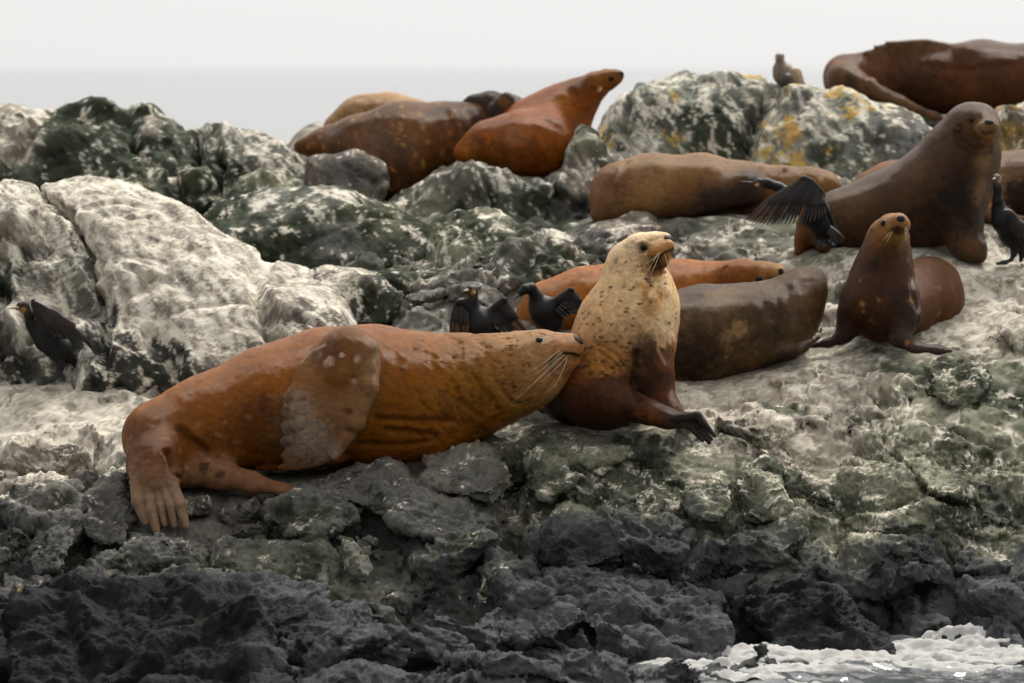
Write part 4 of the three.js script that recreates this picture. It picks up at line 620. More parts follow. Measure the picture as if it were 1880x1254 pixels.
seaLion('pale cream and brown speckled sea lion sitting upright with its nose raised', {
  base: [1120, 785, 18.4], cell: 0.0088, seed: 11, tone: 0.2, fine: [[1185, 462, 18.4, 75], [1280, 780, 18.05, 60]], colors: PALE,
  limbs: [
    { j: [[1052, 716, 18.52, 62], [1100, 706, 18.45, 80], [1135, 672, 18.45, 84]], c: 'haunch', s: 0.1 },
    { j: [[1130, 660, 18.45, 84], [1150, 606, 18.47, 88]], c: 'mid', s: 0.1 },
    { j: [[1150, 606, 18.47, 88], [1169, 560, 18.46, 70], [1168, 526, 18.46, 55], [1158, 500, 18.46, 45]], c: 'chest', s: 0.09 },
    { j: [[1160, 480, 18.45, 41], [1174, 468, 18.44, 37]], c: 'head', s: 0.05 },
    { j: [[1180, 462, 18.42, 33], [1206, 450, 18.38, 21], [1222, 440, 18.36, 12]], c: 'head', s: 0.04 },
    { j: [[1206, 462, 18.31, 18], [1226, 452, 18.31, 13]], c: 'gold', s: 0.02 }, { j: [[1190, 486, 18.39, 25], [1213, 478, 18.34, 14], [1223, 470, 18.33, 9]], c: 'gold', s: 0.018 },
    { j: [[1182, 455, 18.315, 9]], cut: true, s: 0.02 },
    { j: [[1188, 640, 18.34, 46], [1200, 690, 18.3, 33], [1208, 732, 18.28, 26], [1228, 758, 18.22, 20], [1250, 768, 18.2, 9]], c: 'leg', s: 0.07 },
    { j: [[1110, 700, 18.5, 50], [1160, 760, 18.62, 24], [1200, 770, 18.62, 14]], c: 'leg', s: 0.06 },
    { j: [[1075, 722, 18.3, 54], [1118, 728, 18.2, 40], [1150, 742, 18.14, 26], [1190, 756, 18.1, 21], [1222, 768, 18.07, 17], [1248, 773, 18.06, 15]], c: 'haunch', s: 0.05 },
    { j: [[1130, 750, 18.16, 24], [1148, 772, 18.18, 12]], c: 'haunch', s: 0.04 },
    ...[[1236, 764, 1298, 800, -2, -18, 8], [1242, 766, 1306, 806, 2, -17, 8], [1246, 772, 1302, 812, 0, -12, 7], [1242, 776, 1290, 808, 0, -8, 6], [1238, 768, 1312, 800, 6, -20, 9]].map(([a, b, c, d, mx, my, r], i) => ({ j: [[a, b, 18.06 - 0.008 * i, r], [(a + c) / 2 + mx, (b + d) / 2 + my, 18.02 - 0.012 * i, r], [c, d, 18.0 - 0.014 * i, 4]], c: 'foot', s: 0.008 })),
  ],
  spots: [[1182, 455, 12, 'dark', 0.65, 0.4], [1231, 438, 4, 'dark', 0.8, 0.3], [1225, 590, 46, [0.60, 0.46, 0.29], 0.7], [1140, 545, 60, 'chest', 0.5], [1192, 640, 34, 'dark', 0.6], [1185, 700, 40, 'dark', 0.55], [1200, 560, 26, 'gold', 0.65], [1186, 530, 18, 'gold', 0.7], [1212, 540, 16, 'gold', 0.7], [1205, 500, 20, 'gold', 0.5], [1190, 515, 9, 'dark', 0.6], [1214, 484, 18, 'mouth', 0.8], [1206, 488, 12, 'dark', 0.6], [1200, 492, 10, 'mouth', 0.6], [1218, 625, 20, [0.3360, 0.2072, 0.1156], 0.8, 0.3], [1240, 440, 10, 'gold', 0.3], [1130, 478, 6, [0.1440, 0.1110, 0.0816], 0.6, 0.3], [1085, 660, 40, 'gold', 0.7], [1060, 690, 34, [0.1600, 0.0518, 0.0136], 0.6], [1120, 655, 34, [0.3360, 0.1554, 0.0544], 0.6], [1040, 740, 40, 'haunch', 0.6], [1175, 760, 16, [0.1280, 0.0370, 0.0102], 0.6], [1200, 762, 16, [0.1600, 0.0555, 0.0170], 0.6]],  // lightest spot, on the right chest, paints the rim highlight into the coat
  lines: [[[1234, 460, 1222, 465, 1208, 474, 1196, 486], 3.2, 0.012, 'dark', 0.95], [[1168, 446, 1182, 442, 1196, 448], 2.5, -0.004], [[1222, 500, 1205, 506, 1186, 506], 3.5, 0.01, 'mouth', 0.5], [[1216, 498, 1200, 502, 1180, 498], 3, 0.006, 'mouth', 0.6], [[1090, 628, 1130, 650, 1160, 690, 1166, 720], 4, 0.007, 'gold', 0.2], [[1100, 645, 1130, 668, 1152, 700], 4, 0.007, 'gold', 0.2], [[1168, 650, 1164, 700, 1172, 735], 6, 0.02, 'dark', 0.5], [[1205, 600, 1208, 640, 1222, 668], 3, 0.006, [0.4800, 0.3256, 0.1904], 0.5]],
  paint(x, y, z, c, n1, n2) { const low = ss(1.72, 1.35, y), k = spotNoise(x, y, z, 0.030, 0.18 + 0.34 * low, 0.75, 1.5); return { c: mixc(c, [0.0240, 0.0118, 0.0061], 0.85 * k * ss(1.95, 1.75, y) + 0.0) }; },
  eyes: [[1182, 455, 7.5]], noses: [[1229, 437, 11, 8, 0.3]], ears: [[1149, 480, 12, -0.5, 0.8, 'coat']],
  whiskers: [[1208, 466, 1184, 502, -3, 0.1], [1210, 468, 1192, 512, -2, 0.12], [1212, 464, 1180, 488, -3, 0.1], [1220, 466, 1230, 500, 0, 0.1]],
});
const ORANGE = { coat: [0.2526, 0.0897, 0.0221], head: [0.2807, 0.1467, 0.0508], dark: [0.0350, 0.0120, 0.0034], mane: [0.1824, 0.0571, 0.0112] };
seaLion('plain orange-tan sea lion asleep on its side behind the pale seated one', {
  base: [1150, 625, 19.95], cell: 0.013, seed: 21, tone: 0.14, colors: ORANGE, fine: [[1400, 508, 19.8, 45]],
  limbs: [{ j: [[978, 584, 19.95, 30], [1010, 570, 19.95, 48], [1075, 560, 19.98, 64], [1160, 555, 20.0, 72], [1250, 546, 20.0, 64], [1320, 530, 19.95, 44]], s: 0.1 }, { j: [[1320, 530, 19.95, 44], [1362, 514, 19.85, 33], [1392, 508, 19.8, 28]], c: 'mane', s: 0.08 }, { j: [[1398, 506, 19.79, 25], [1420, 503, 19.77, 17], [1428, 500, 19.77, 13]], c: 'head', s: 0.04 }, { j: [[1360, 530, 19.8, 22], [1340, 560, 19.75, 18], [1320, 590, 19.72, 10]], c: 'dark', k: 2, n: [0, 0.3, 1], s: 0.05 }],
  lines: [[[1330, 492, 1322, 520, 1328, 550], 5, 0.01], [[1290, 487, 1284, 520, 1288, 560], 5, 0.008], [[1100, 495, 1085, 540, 1090, 590], 6, 0.008]],
  spots: [[1372, 505, 20, 'mane', 0.7], [1412, 520, 14, [0.0680, 0.0355, 0.0190], 0.6], [1392, 520, 11, [0.3060, 0.1776, 0.0809], 0.8]],
  eyes: [[1393, 514, 7]], noses: [[1434, 499, 6, 7]],
});
const GREY = { coat: [0.0673, 0.0379, 0.0176], dark: [0.0175, 0.0107, 0.0060], pale: [0.2105, 0.1310, 0.0634], rust: [0.1111, 0.0399, 0.0106], tip: [0.0702, 0.0291, 0.0098], slate: [0.0409, 0.0301, 0.0198] };
seaLion('dusky grey-brown sea lion with a round pale scar on its flank, head turned away', {
  base: [1330, 692, 19.2], cell: 0.0115, seed: 31, tone: 0.28, mottle: 0.5, colors: { ...GREY, mottle: [0.1156, 0.0710, 0.0357] },
  limbs: [{ j: [[1170, 645, 19.25, 62], [1225, 628, 19.25, 78], [1290, 614, 19.27, 82], [1365, 602, 19.3, 76], [1420, 592, 19.34, 65]], s: 0.1 }, { j: [[1420, 592, 19.34, 65], [1456, 560, 19.37, 49], [1480, 526, 19.39, 30], [1493, 510, 19.4, 15]], c: 'tip', s: 0.1 }, { j: [[1454, 588, 19.36, 38], [1436, 622, 19.32, 34]], c: 'slate', s: 0.08 }, { j: [[1240, 556, 19.3, 16], [1290, 548, 19.3, 18], [1340, 546, 19.34, 10]], c: 'dark', s: 0.05 }, { j: [[1430, 645, 19.15, 22], [1470, 640, 19.08, 12], [1502, 620, 19.06, 6]], c: 'slate', k: 2, n: [0, 1, 0.3], s: 0.04 }],
  lines: [[[1395, 536, 1402, 580, 1390, 640], 9, 0.008], [[1440, 524, 1454, 560, 1448, 620], 9, 0.008], [[1420, 525, 1430, 570, 1422, 630], 5, 0.008]],
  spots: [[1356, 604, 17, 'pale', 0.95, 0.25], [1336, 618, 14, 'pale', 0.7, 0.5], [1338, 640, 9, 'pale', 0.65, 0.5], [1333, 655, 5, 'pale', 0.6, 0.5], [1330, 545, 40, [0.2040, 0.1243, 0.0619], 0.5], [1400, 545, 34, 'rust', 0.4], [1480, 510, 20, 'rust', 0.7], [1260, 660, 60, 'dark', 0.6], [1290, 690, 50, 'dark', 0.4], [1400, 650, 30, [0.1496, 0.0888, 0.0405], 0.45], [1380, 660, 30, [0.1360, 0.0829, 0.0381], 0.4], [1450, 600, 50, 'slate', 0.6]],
});
const YOUNG = { coat: [0.058, 0.020, 0.007], back: [0.098, 0.036, 0.008], face: [0.24, 0.115, 0.042], dark: [0.014, 0.007, 0.005], leg: [0.030, 0.017, 0.012], foot: [0.065, 0.042, 0.032], tanned: [0.26, 0.13, 0.055], gold: [0.20, 0.08, 0.018] };
seaLion('small dark chestnut sea lion facing the boat with its nose up, far right ledge', {
  base: [1640, 640, 19.4], cell: 0.0092, seed: 41, tone: 0.2, mottle: 0.35, colors: { ...YOUNG, mottle: [0.0476, 0.0130, 0.0038] }, fine: [[1636, 418, 19.35, 48]], fleck: { c: 'tanned', s: 0.05, keep: 0.16, amt: 0.6 },
  limbs: [
    { j: [[1612, 556, 19.36, 62], [1618, 520, 19.4, 54], [1626, 478, 19.4, 42], [1630, 446, 19.38, 37]], s: 0.09 },
    { j: [[1618, 575, 19.36, 52], [1655, 560, 19.7, 58], [1700, 545, 19.9, 58], [1705, 532, 19.95, 56]], c: 'back', s: 0.07 },
    { j: [[1702, 532, 19.98, 56], [1722, 560, 19.95, 40], [1730, 588, 19.85, 26]], c: 'back', s: 0.08 },
    { j: [[1630, 432, 19.36, 33], [1636, 424, 19.32, 30]], c: 'face', s: 0.05 }, { j: [[1640, 418, 19.28, 24], [1650, 410, 19.2, 16], [1652, 405, 19.17, 11]], c: 'face', s: 0.035 }, { j: [[1644, 418, 19.2, 14], [1659, 415, 19.2, 12]], c: 'face', s: 0.02 }, { j: [[1642, 430, 19.25, 18], [1650, 424, 19.2, 12]], c: 'face', s: 0.03 },
    { j: [[1566, 548, 19.4, 24], [1558, 580, 19.4, 18], [1554, 606, 19.37, 14], [1545, 622, 19.33, 11]], c: 'leg', s: 0.06 }, { j: [[1552, 618, 19.34, 13], [1520, 630, 19.3, 9], [1488, 636, 19.3, 4]], c: 'leg', s: 0.03, k: 1.3, n: [0, 1, 0.3] },
    { j: [[1664, 545, 19.3, 26], [1666, 580, 19.24, 22], [1654, 618, 19.16, 18]], c: 'leg', s: 0.06 }, { j: [[1650, 624, 19.15, 18], [1680, 636, 19.13, 13], [1722, 642, 19.13, 10], [1744, 644, 19.13, 5]], c: 'foot', s: 0.03, k: 1.4, n: [0, 1, 0.5] },
    { j: [[1738, 586, 19.85, 16], [1765, 594, 19.82, 9], [1790, 606, 19.8, 6], [1810, 616, 19.8, 3]], c: 'leg', s: 0.04, k: 1.3, n: [0, 1, 0.3] },
  ],
  spots: [[1604, 490, 18, 'dark', 0.7], [1582, 498, 12, 'dark', 0.6], [1632, 466, 24, 'dark', 0.5], [1605, 600, 44, 'dark', 0.6], [1655, 560, 28, 'dark', 0.5], [1583, 558, 7, 'tanned', 0.8], [1610, 540, 24, 'dark', 0.4], [1672, 552, 6, 'tanned', 0.6], [1648, 424, 9, 'dark', 0.85, 0.4], [1622, 409, 10, 'dark', 0.6, 0.4], [1655, 632, 14, 'dark', 0.6], [1680, 520, 30, 'back', 0.4]],
  lines: [[[1632, 428, 1640, 420, 1650, 417, 1662, 424], 2.6, 0.005, 'dark', 0.95], [[1674, 500, 1676, 540, 1684, 560, 1682, 600], 4, 0.012, 'gold', 0.5]],
  eyes: [[1622, 409, 7]], noses: [[1654, 401, 8, 6]], ears: [[1602, 422, 9, -0.8, 0.6, 'coat']],
  whiskers: [[1662, 418, 1668, 448, 0, 0.04], [1661, 420, 1663, 445, 0, 0.05], [1636, 424, 1618, 444, 0, 0.06], [1638, 426, 1624, 450, 0, 0.06], [1663, 416, 1672, 438, 0, 0.03]],
});
const BULL = { coat: [0.0673, 0.0330, 0.0141], head: [0.0906, 0.0476, 0.0232], dark: [0.0152, 0.0087, 0.0046], pale: [0.2339, 0.1262, 0.0564], muzzle: [0.1754, 0.0922, 0.0405], foot: [0.0760, 0.0485, 0.0289], rust: [0.1404, 0.0510, 0.0124], rosy: [0.1287, 0.0655, 0.0317] };
seaLion('big brown bull sea lion propped upright with its thick neck turned to look right', {
  base: [1640, 442, 20.65], cell: 0.0125, seed: 51, tone: 0.26, mottle: 0.35, colors: { ...BULL, mottle: [0.0408, 0.0225, 0.0114] }, fine: [[1800, 228, 20.5, 52]],
  limbs: [
    { j: [[1500, 412, 20.7, 32], [1548, 402, 20.72, 48], [1620, 388, 20.74, 62], [1700, 368, 20.7, 78], [1742, 330, 20.66, 74], [1768, 280, 20.62, 60], [1782, 246, 20.6, 48]], s: 0.12 },
    { j: [[1784, 230, 20.58, 43], [1796, 226, 20.54, 38]], c: 'head', s: 0.06 }, { j: [[1806, 228, 20.48, 28], [1815, 234, 20.4, 19]], c: 'head', s: 0.04 }, { j: [[1804, 238, 20.38, 14], [1819, 238, 20.38, 13]], c: 'muzzle', s: 0.025 }, { j: [[1808, 250, 20.44, 16], [1814, 250, 20.41, 12]], c: 'muzzle', s: 0.03 },
    { j: [[1760, 380, 20.55, 46], [1766, 420, 20.5, 34], [1776, 448, 20.46, 27]], s: 0.08 }, { j: [[1768, 448, 20.46, 26], [1786, 456, 20.42, 24], [1798, 470, 20.38, 14]], c: 'foot', s: 0.04 }, { j: [[1706, 400, 20.9, 40], [1712, 440, 20.85, 24], [1740, 448, 20.8, 14]], s: 0.08 },
    { j: [[1490, 415, 20.7, 26], [1476, 440, 20.66, 14], [1466, 462, 20.62, 8]], c: 'rust', s: 0.05 }, { j: [[1510, 430, 20.62, 24], [1512, 455, 20.55, 13]], s: 0.05 },
  ],
  spots: [[1806, 300, 24, 'pale', 0.6], [1800, 340, 20, 'pale', 0.7], [1793, 365, 16, 'pale', 0.6], [1780, 455, 20, 'rust', 0.6], [1740, 390, 60, 'dark', 0.7], [1720, 420, 50, 'dark', 0.5], [1760, 330, 50, 'dark', 0.5], [1640, 420, 50, 'dark', 0.3], [1560, 370, 50, 'rosy', 0.5], [1680, 310, 30, 'rosy', 0.35], [1780, 262, 34, 'dark', 0.45], [1784, 216, 14, 'dark', 0.3], [1812, 252, 11, [0.2312, 0.1006, 0.0286], 0.6], [1783, 219, 8, 'dark', 0.7], [1793, 200, 20, [0.0884, 0.0474, 0.0262], 0.6], [1520, 440, 30, 'rust', 0.3]],  // pale spots down the chest edge paint in the rim light from behind
  lines: [[[1760, 232, 1766, 258, 1790, 272, 1820, 268], 4, 0.01, 'dark', 0.4], [[1752, 240, 1760, 270, 1785, 284, 1818, 280], 4, 0.008, 'dark', 0.3], [[1804, 243, 1812, 246, 1822, 241], 2, 0.005, 'dark', 0.9]],
  eyes: [[1783, 219, 4.2]], noses: [[1816, 224, 9, 6]], ears: [[1760, 236, 8, -0.6, 0.8, 'head']],
});
const TAN = { coat: [0.1813, 0.0946, 0.0405], pale: [0.2573, 0.1456, 0.0634], dark: [0.0263, 0.0131, 0.0063], rust: [0.1520, 0.0582, 0.0158], rose: [0.1287, 0.0631, 0.0300] };
seaLion('long tan sea lion asleep along the ledge in front of the lichen boulders', {
  base: [1290, 405, 21.5], cell: 0.0145, seed: 61, tone: 0.24, mottle: 0.3, colors: { ...TAN, mottle: [0.1156, 0.0533, 0.0238] },
  limbs: [{ j: [[1138, 352, 21.5, 55], [1200, 346, 21.52, 57], [1290, 345, 21.55, 56], [1370, 350, 21.55, 45], [1440, 346, 21.52, 37]], s: 0.12 }, { j: [[1440, 346, 21.52, 37], [1492, 342, 21.5, 30], [1518, 345, 21.48, 21], [1528, 347, 21.47, 13]], s: 0.08 }, { j: [[1120, 376, 21.42, 34], [1104, 392, 21.4, 20]], c: 'rose', s: 0.06 }, { j: [[1372, 345, 21.38, 30], [1315, 362, 21.36, 24], [1270, 380, 21.36, 14], [1240, 392, 21.38, 7]], c: 'dark', k: 1.8, n: [0, 0.3, 1], s: 0.05 }],
  lines: [[[1440, 312, 1430, 340, 1438, 372], 5, 0.012], [[1395, 308, 1386, 345, 1392, 385], 5, 0.01], [[1150, 300, 1118, 340, 1112, 385], 6, 0.01], [[1470, 312, 1464, 340, 1470, 365], 4, 0.008]],
  spots: [[1120, 320, 40, 'rose', 0.5], [1150, 300, 26, 'pale', 0.4], [1190, 360, 40, 'pale', 0.6], [1230, 318, 40, 'pale', 0.4], [1250, 340, 26, 'rust', 0.5], [1360, 375, 40, 'dark', 0.75], [1310, 385, 40, 'dark', 0.7], [1420, 360, 30, 'rust', 0.4], [1507, 329, 7, [0.4080, 0.2664, 0.1428], 0.9, 0.3], [1330, 310, 40, 'pale', 0.3]], ears: [[1505, 330, 8, -0.8, -0.3, 'pale']],
});
const SPECK = { coat: [0.0912, 0.0358, 0.0104], dark: [0.0281, 0.0130, 0.0050], fleckc: [0.2526, 0.1305, 0.0444], rust: [0.1404, 0.0543, 0.0127] };
seaLion('dark brown sea lion with pale flecks sprawled over the middle skyline rocks', {
  base: [715, 366, 22.3], cell: 0.0155, seed: 71, tone: 0.3, mottle: 0.3, colors: { ...SPECK, mottle: [0.1632, 0.0770, 0.0286] }, fleck: { c: 'fleckc', s: 0.055, keep: 0.6, amt: 0.75, bias: 0.3 },
  limbs: [{ j: [[552, 270, 22.75, 13], [600, 266, 22.75, 26], [660, 262, 22.7, 44], [740, 262, 22.65, 66], [820, 252, 22.7, 58], [878, 236, 22.75, 42], [900, 226, 22.8, 28]], s: 0.12 }, { j: [[740, 262, 22.62, 62], [722, 305, 22.45, 50], [712, 330, 22.4, 34]], s: 0.12 }, { j: [[680, 290, 22.55, 40], [620, 275, 22.62, 26]], s: 0.08 }],
  lines: [[[820, 206, 832, 240, 822, 290], 8, 0.009], [[650, 238, 662, 262, 655, 300], 8, 0.008], [[860, 206, 868, 235, 858, 270], 8, 0.008]],
  spots: [[880, 225, 44, 'dark', 0.7], [820, 270, 40, 'rust', 0.4], [700, 330, 60, 'dark', 0.4], [740, 210, 50, 'rust', 0.4], [590, 258, 40, 'rust', 0.3]],
});
const FOX = { coat: [0.2035, 0.0587, 0.0083], neck: [0.1544, 0.0447, 0.0076], head: [0.1754, 0.0625, 0.0142], dark: [0.0246, 0.0120, 0.0057], pale: [0.2947, 0.1305, 0.0412], flip: [0.0386, 0.0250, 0.0152], leg: [0.0596, 0.0272, 0.0121] };
seaLion('orange-brown sea lion with its long neck and head raised against the sea', {
  base: [960, 322, 22.5], cell: 0.0135, seed: 81, tone: 0.22, colors: FOX, fine: [[1115, 145, 22.5, 45]],
  limbs: [
    { j: [[852, 280, 22.3, 19], [900, 266, 22.3, 40], [955, 264, 22.3, 54], [1000, 262, 22.35, 54]], s: 0.1 }, { j: [[965, 232, 22.55, 44], [1000, 222, 22.55, 48], [1035, 208, 22.55, 46], [1050, 240, 22.5, 30]], s: 0.09 }, { j: [[1000, 262, 22.35, 54], [1015, 230, 22.5, 46]], s: 0.1 },
    { j: [[1040, 200, 22.55, 42], [1068, 176, 22.53, 29], [1090, 160, 22.52, 24]], c: 'neck', s: 0.08 }, { j: [[1096, 154, 22.5, 22], [1112, 147, 22.49, 19]], c: 'head', s: 0.05 }, { j: [[1116, 145, 22.48, 16], [1130, 140, 22.46, 11], [1137, 138, 22.45, 8]], c: 'head', s: 0.03 }, { j: [[1118, 152, 22.47, 11], [1132, 146, 22.45, 7]], c: 'head', s: 0.03 },
    { j: [[1034, 250, 22.42, 30], [1042, 276, 22.38, 17], [1044, 292, 22.34, 12]], c: 'leg', s: 0.06 }, { j: [[1045, 292, 22.34, 13], [1022, 308, 22.3, 9], [992, 320, 22.28, 4]], c: 'leg', s: 0.03, k: 1.6, n: [0, 1, 0.4] },
    { j: [[965, 215, 22.6, 26], [935, 200, 22.66, 26], [900, 190, 22.7, 22], [868, 188, 22.72, 12], [848, 192, 22.74, 5]], c: 'flip', k: 1.7, n: [0.3, 0.4, 1], s: 0.05 }, { j: [[930, 185, 22.62, 16], [906, 205, 22.62, 12], [900, 228, 22.6, 9]], c: 'flip', k: 1.4, n: [0, 0, 1], s: 0.03 },
  ],
  lines: [[[1030, 182, 1052, 200, 1072, 202], 6, 0.006], [[1050, 168, 1068, 185, 1084, 186], 6, 0.005], [[930, 215, 985, 218, 1030, 235], 8, 0.006]],
  spots: [[945, 250, 26, [0.2856, 0.1302, 0.0714], 0.55], [1030, 185, 20, 'pale', 0.5], [860, 275, 22, 'pale', 0.4], [925, 185, 12, 'pale', 0.5], [900, 290, 40, 'dark', 0.4], [1060, 160, 20, 'dark', 0.35], [1030, 280, 24, 'coat', 0.3], [1102, 163, 5, [0.4760, 0.3256, 0.1999], 0.9, 0.3], [940, 295, 60, 'dark', 0.3]],
  eyes: [[1122, 144, 5.5]], noses: [[1142, 135, 5, 5]], ears: [[1099, 162, 9, -0.6, 0.8, 'pale']],
});
seaLion('pale buff sea lion partly hidden behind the flecked brown one on the skyline', {
  base: [700, 262, 23.2], cell: 0.018, seed: 91, tone: 0.2, colors: { coat: [0.2720, 0.1598, 0.0738], dark: [0.1360, 0.0651, 0.0238] },
  limbs: [{ j: [[622, 238, 23.2, 30], [665, 222, 23.2, 42], [715, 218, 23.2, 42], [765, 224, 23.2, 34], [800, 240, 23.2, 20]], s: 0.1 }], spots: [[680, 195, 16, 'dark', 0.5], [640, 230, 26, 'dark', 0.4]],
});
const DUSK = { coat: [0.0808, 0.0283, 0.0102], rim: [0.1404, 0.0461, 0.0083], flip: [0.1052, 0.0533, 0.0241], dark: [0.0196, 0.0082, 0.0034], rose: [0.1123, 0.0436, 0.0175] };
seaLion('heavy dark brown sea lion lying on the highest rock, one flipper along its back', {
  base: [1720, 222, 24.4], cell: 0.0165, seed: 101, tone: 0.24, colors: DUSK,
  limbs: [{ j: [[1552, 142, 24.4, 42], [1610, 148, 24.42, 48], [1700, 150, 24.45, 62], [1800, 146, 24.45, 66], [1900, 150, 24.45, 64], [1990, 158, 24.45, 52], [2060, 165, 24.45, 34]], s: 0.12 }, { poly: [1583, 95, 1606, 88, 1602, 84, 1626, 79, 1624, 75, 1660, 72, 1700, 71, 1760, 82, 1812, 96, 1800, 112, 1760, 112, 1700, 106, 1640, 103, 1596, 101], Z: 24.34, mid: [1700, 90], th: 0.034, bend: 0, gx: -0.03, c: 'flip', s: 0.035 }, { j: [[1800, 112, 24.4, 34], [1770, 100, 24.33, 20]], s: 0.05 }, { j: [[1545, 140, 24.25, 28], [1590, 158, 24.12, 17], [1650, 188, 24.02, 12], [1715, 214, 24.0, 8], [1735, 222, 24.0, 5]], c: 'flip', k: 1.3, n: [0, 0.4, 1], s: 0.04 }],
  lines: [[[1600, 108, 1592, 140, 1600, 185], 6, 0.015], [[1640, 112, 1630, 150, 1640, 195], 6, 0.012], [[1700, 120, 1780, 128, 1860, 120], 6, 0.012]],
  spots: [[1530, 115, 26, 'rim', 0.8], [1515, 150, 16, 'rim', 0.6], [1700, 190, 60, 'dark', 0.5], [1780, 170, 30, 'rose', 0.5], [1590, 130, 40, 'rose', 0.4], [1560, 150, 14, 'dark', 0.7]],
});
seaLion('brown sea lion lying mostly hidden behind the upright bull, at the right edge', {
  base: [1840, 408, 21.5], cell: 0.016, seed: 111, tone: 0.24, colors: { coat: [0.1088, 0.0503, 0.0214], pale: [0.1904, 0.1125, 0.0571], dark: [0.0150, 0.0083, 0.0052], rust: [0.1632, 0.0562, 0.0119] },
  limbs: [{ j: [[1590, 342, 21.5, 24], [1640, 345, 21.5, 42], [1720, 348, 21.5, 56], [1800, 348, 21.5, 62], [1880, 346, 21.5, 62], [1960, 350, 21.5, 52], [2020, 360, 21.5, 34]], s: 0.12 }, { j: [[1800, 385, 21.25, 26], [1830, 398, 21.15, 14], [1880, 402, 21.1, 8]], c: 'coat', k: 1.5, n: [0, 1, 0.3], s: 0.04 }],
  spots: [[1610, 315, 60, 'rust', 0.8], [1838, 330, 44, 'pale', 0.7], [1810, 370, 30, 'pale', 0.5], [1885, 370, 44, 'dark', 0.85, 0.3], [1860, 300, 30, 'coat', 0.6], [1900, 320, 20, 'rust', 0.3]],
});
// ---------------------------------------------------------------- birds
const plumeMat = new THREE.MeshPhysicalMaterial({ name: 'plumage', vertexColors: true, roughness: 0.5, specularIntensity: 0.4, bumpMap: furBump, bumpScale: 0.0012 });
const featherMats = [[0.011, 0.011, 0.013], [0.015, 0.013, 0.013], [0.026, 0.017, 0.012], [0.075, 0.035, 0.014]].map((c) => new THREE.MeshPhysicalMaterial({ name: 'feather', color: new THREE.Color(...c), roughness: 0.5, specularIntensity: 0.4, side: THREE.DoubleSide }));
// one feather: a thin blade with a raised shaft, root and tip in the photograph at depths Za and Zb, w its width in pixels, bow its bend
function feather(a, b, w, bow, off, up = 0.004) {
  const A = new THREE.Vector3(...a), D = new THREE.Vector3(...b).sub(A), L = D.length(); D.normalize();
  const F = new THREE.Vector3(0, 0.25, 1).normalize(), S = new THREE.Vector3().crossVectors(D, F).normalize(), U = new THREE.Vector3().crossVectors(S, D).normalize(), pos = [], idx = [], n = 7, p = new THREE.Vector3();
  for (let i = 0; i <= n; i++) {
    const t = i / n, h = w * 0.5 * Math.pow(Math.sin(Math.PI * Math.min(0.985, 0.16 + 0.84 * t) ** 0.8), 0.55), bend = bow * L * Math.sin(Math.PI * t);
    for (const [s, u] of [[-1, -0.3], [0, 1], [1, -0.3], [0, -1]]) { p.copy(A).addScaledVector(D, L * t).addScaledVector(S, s * h + bend).addScaledVector(U, u * up * (1 - 0.7 * t)); pos.push(p.x - off.x, p.y - off.y, p.z - off.z); }
  }
  for (let i = 0; i < n; i++) for (let k = 0; k < 4; k++) { const q = i * 4 + k, r = i * 4 + (k + 1) % 4; idx.push(q, r, q + 4, r, r + 4, q + 4); }
  return geo(pos, idx);
}
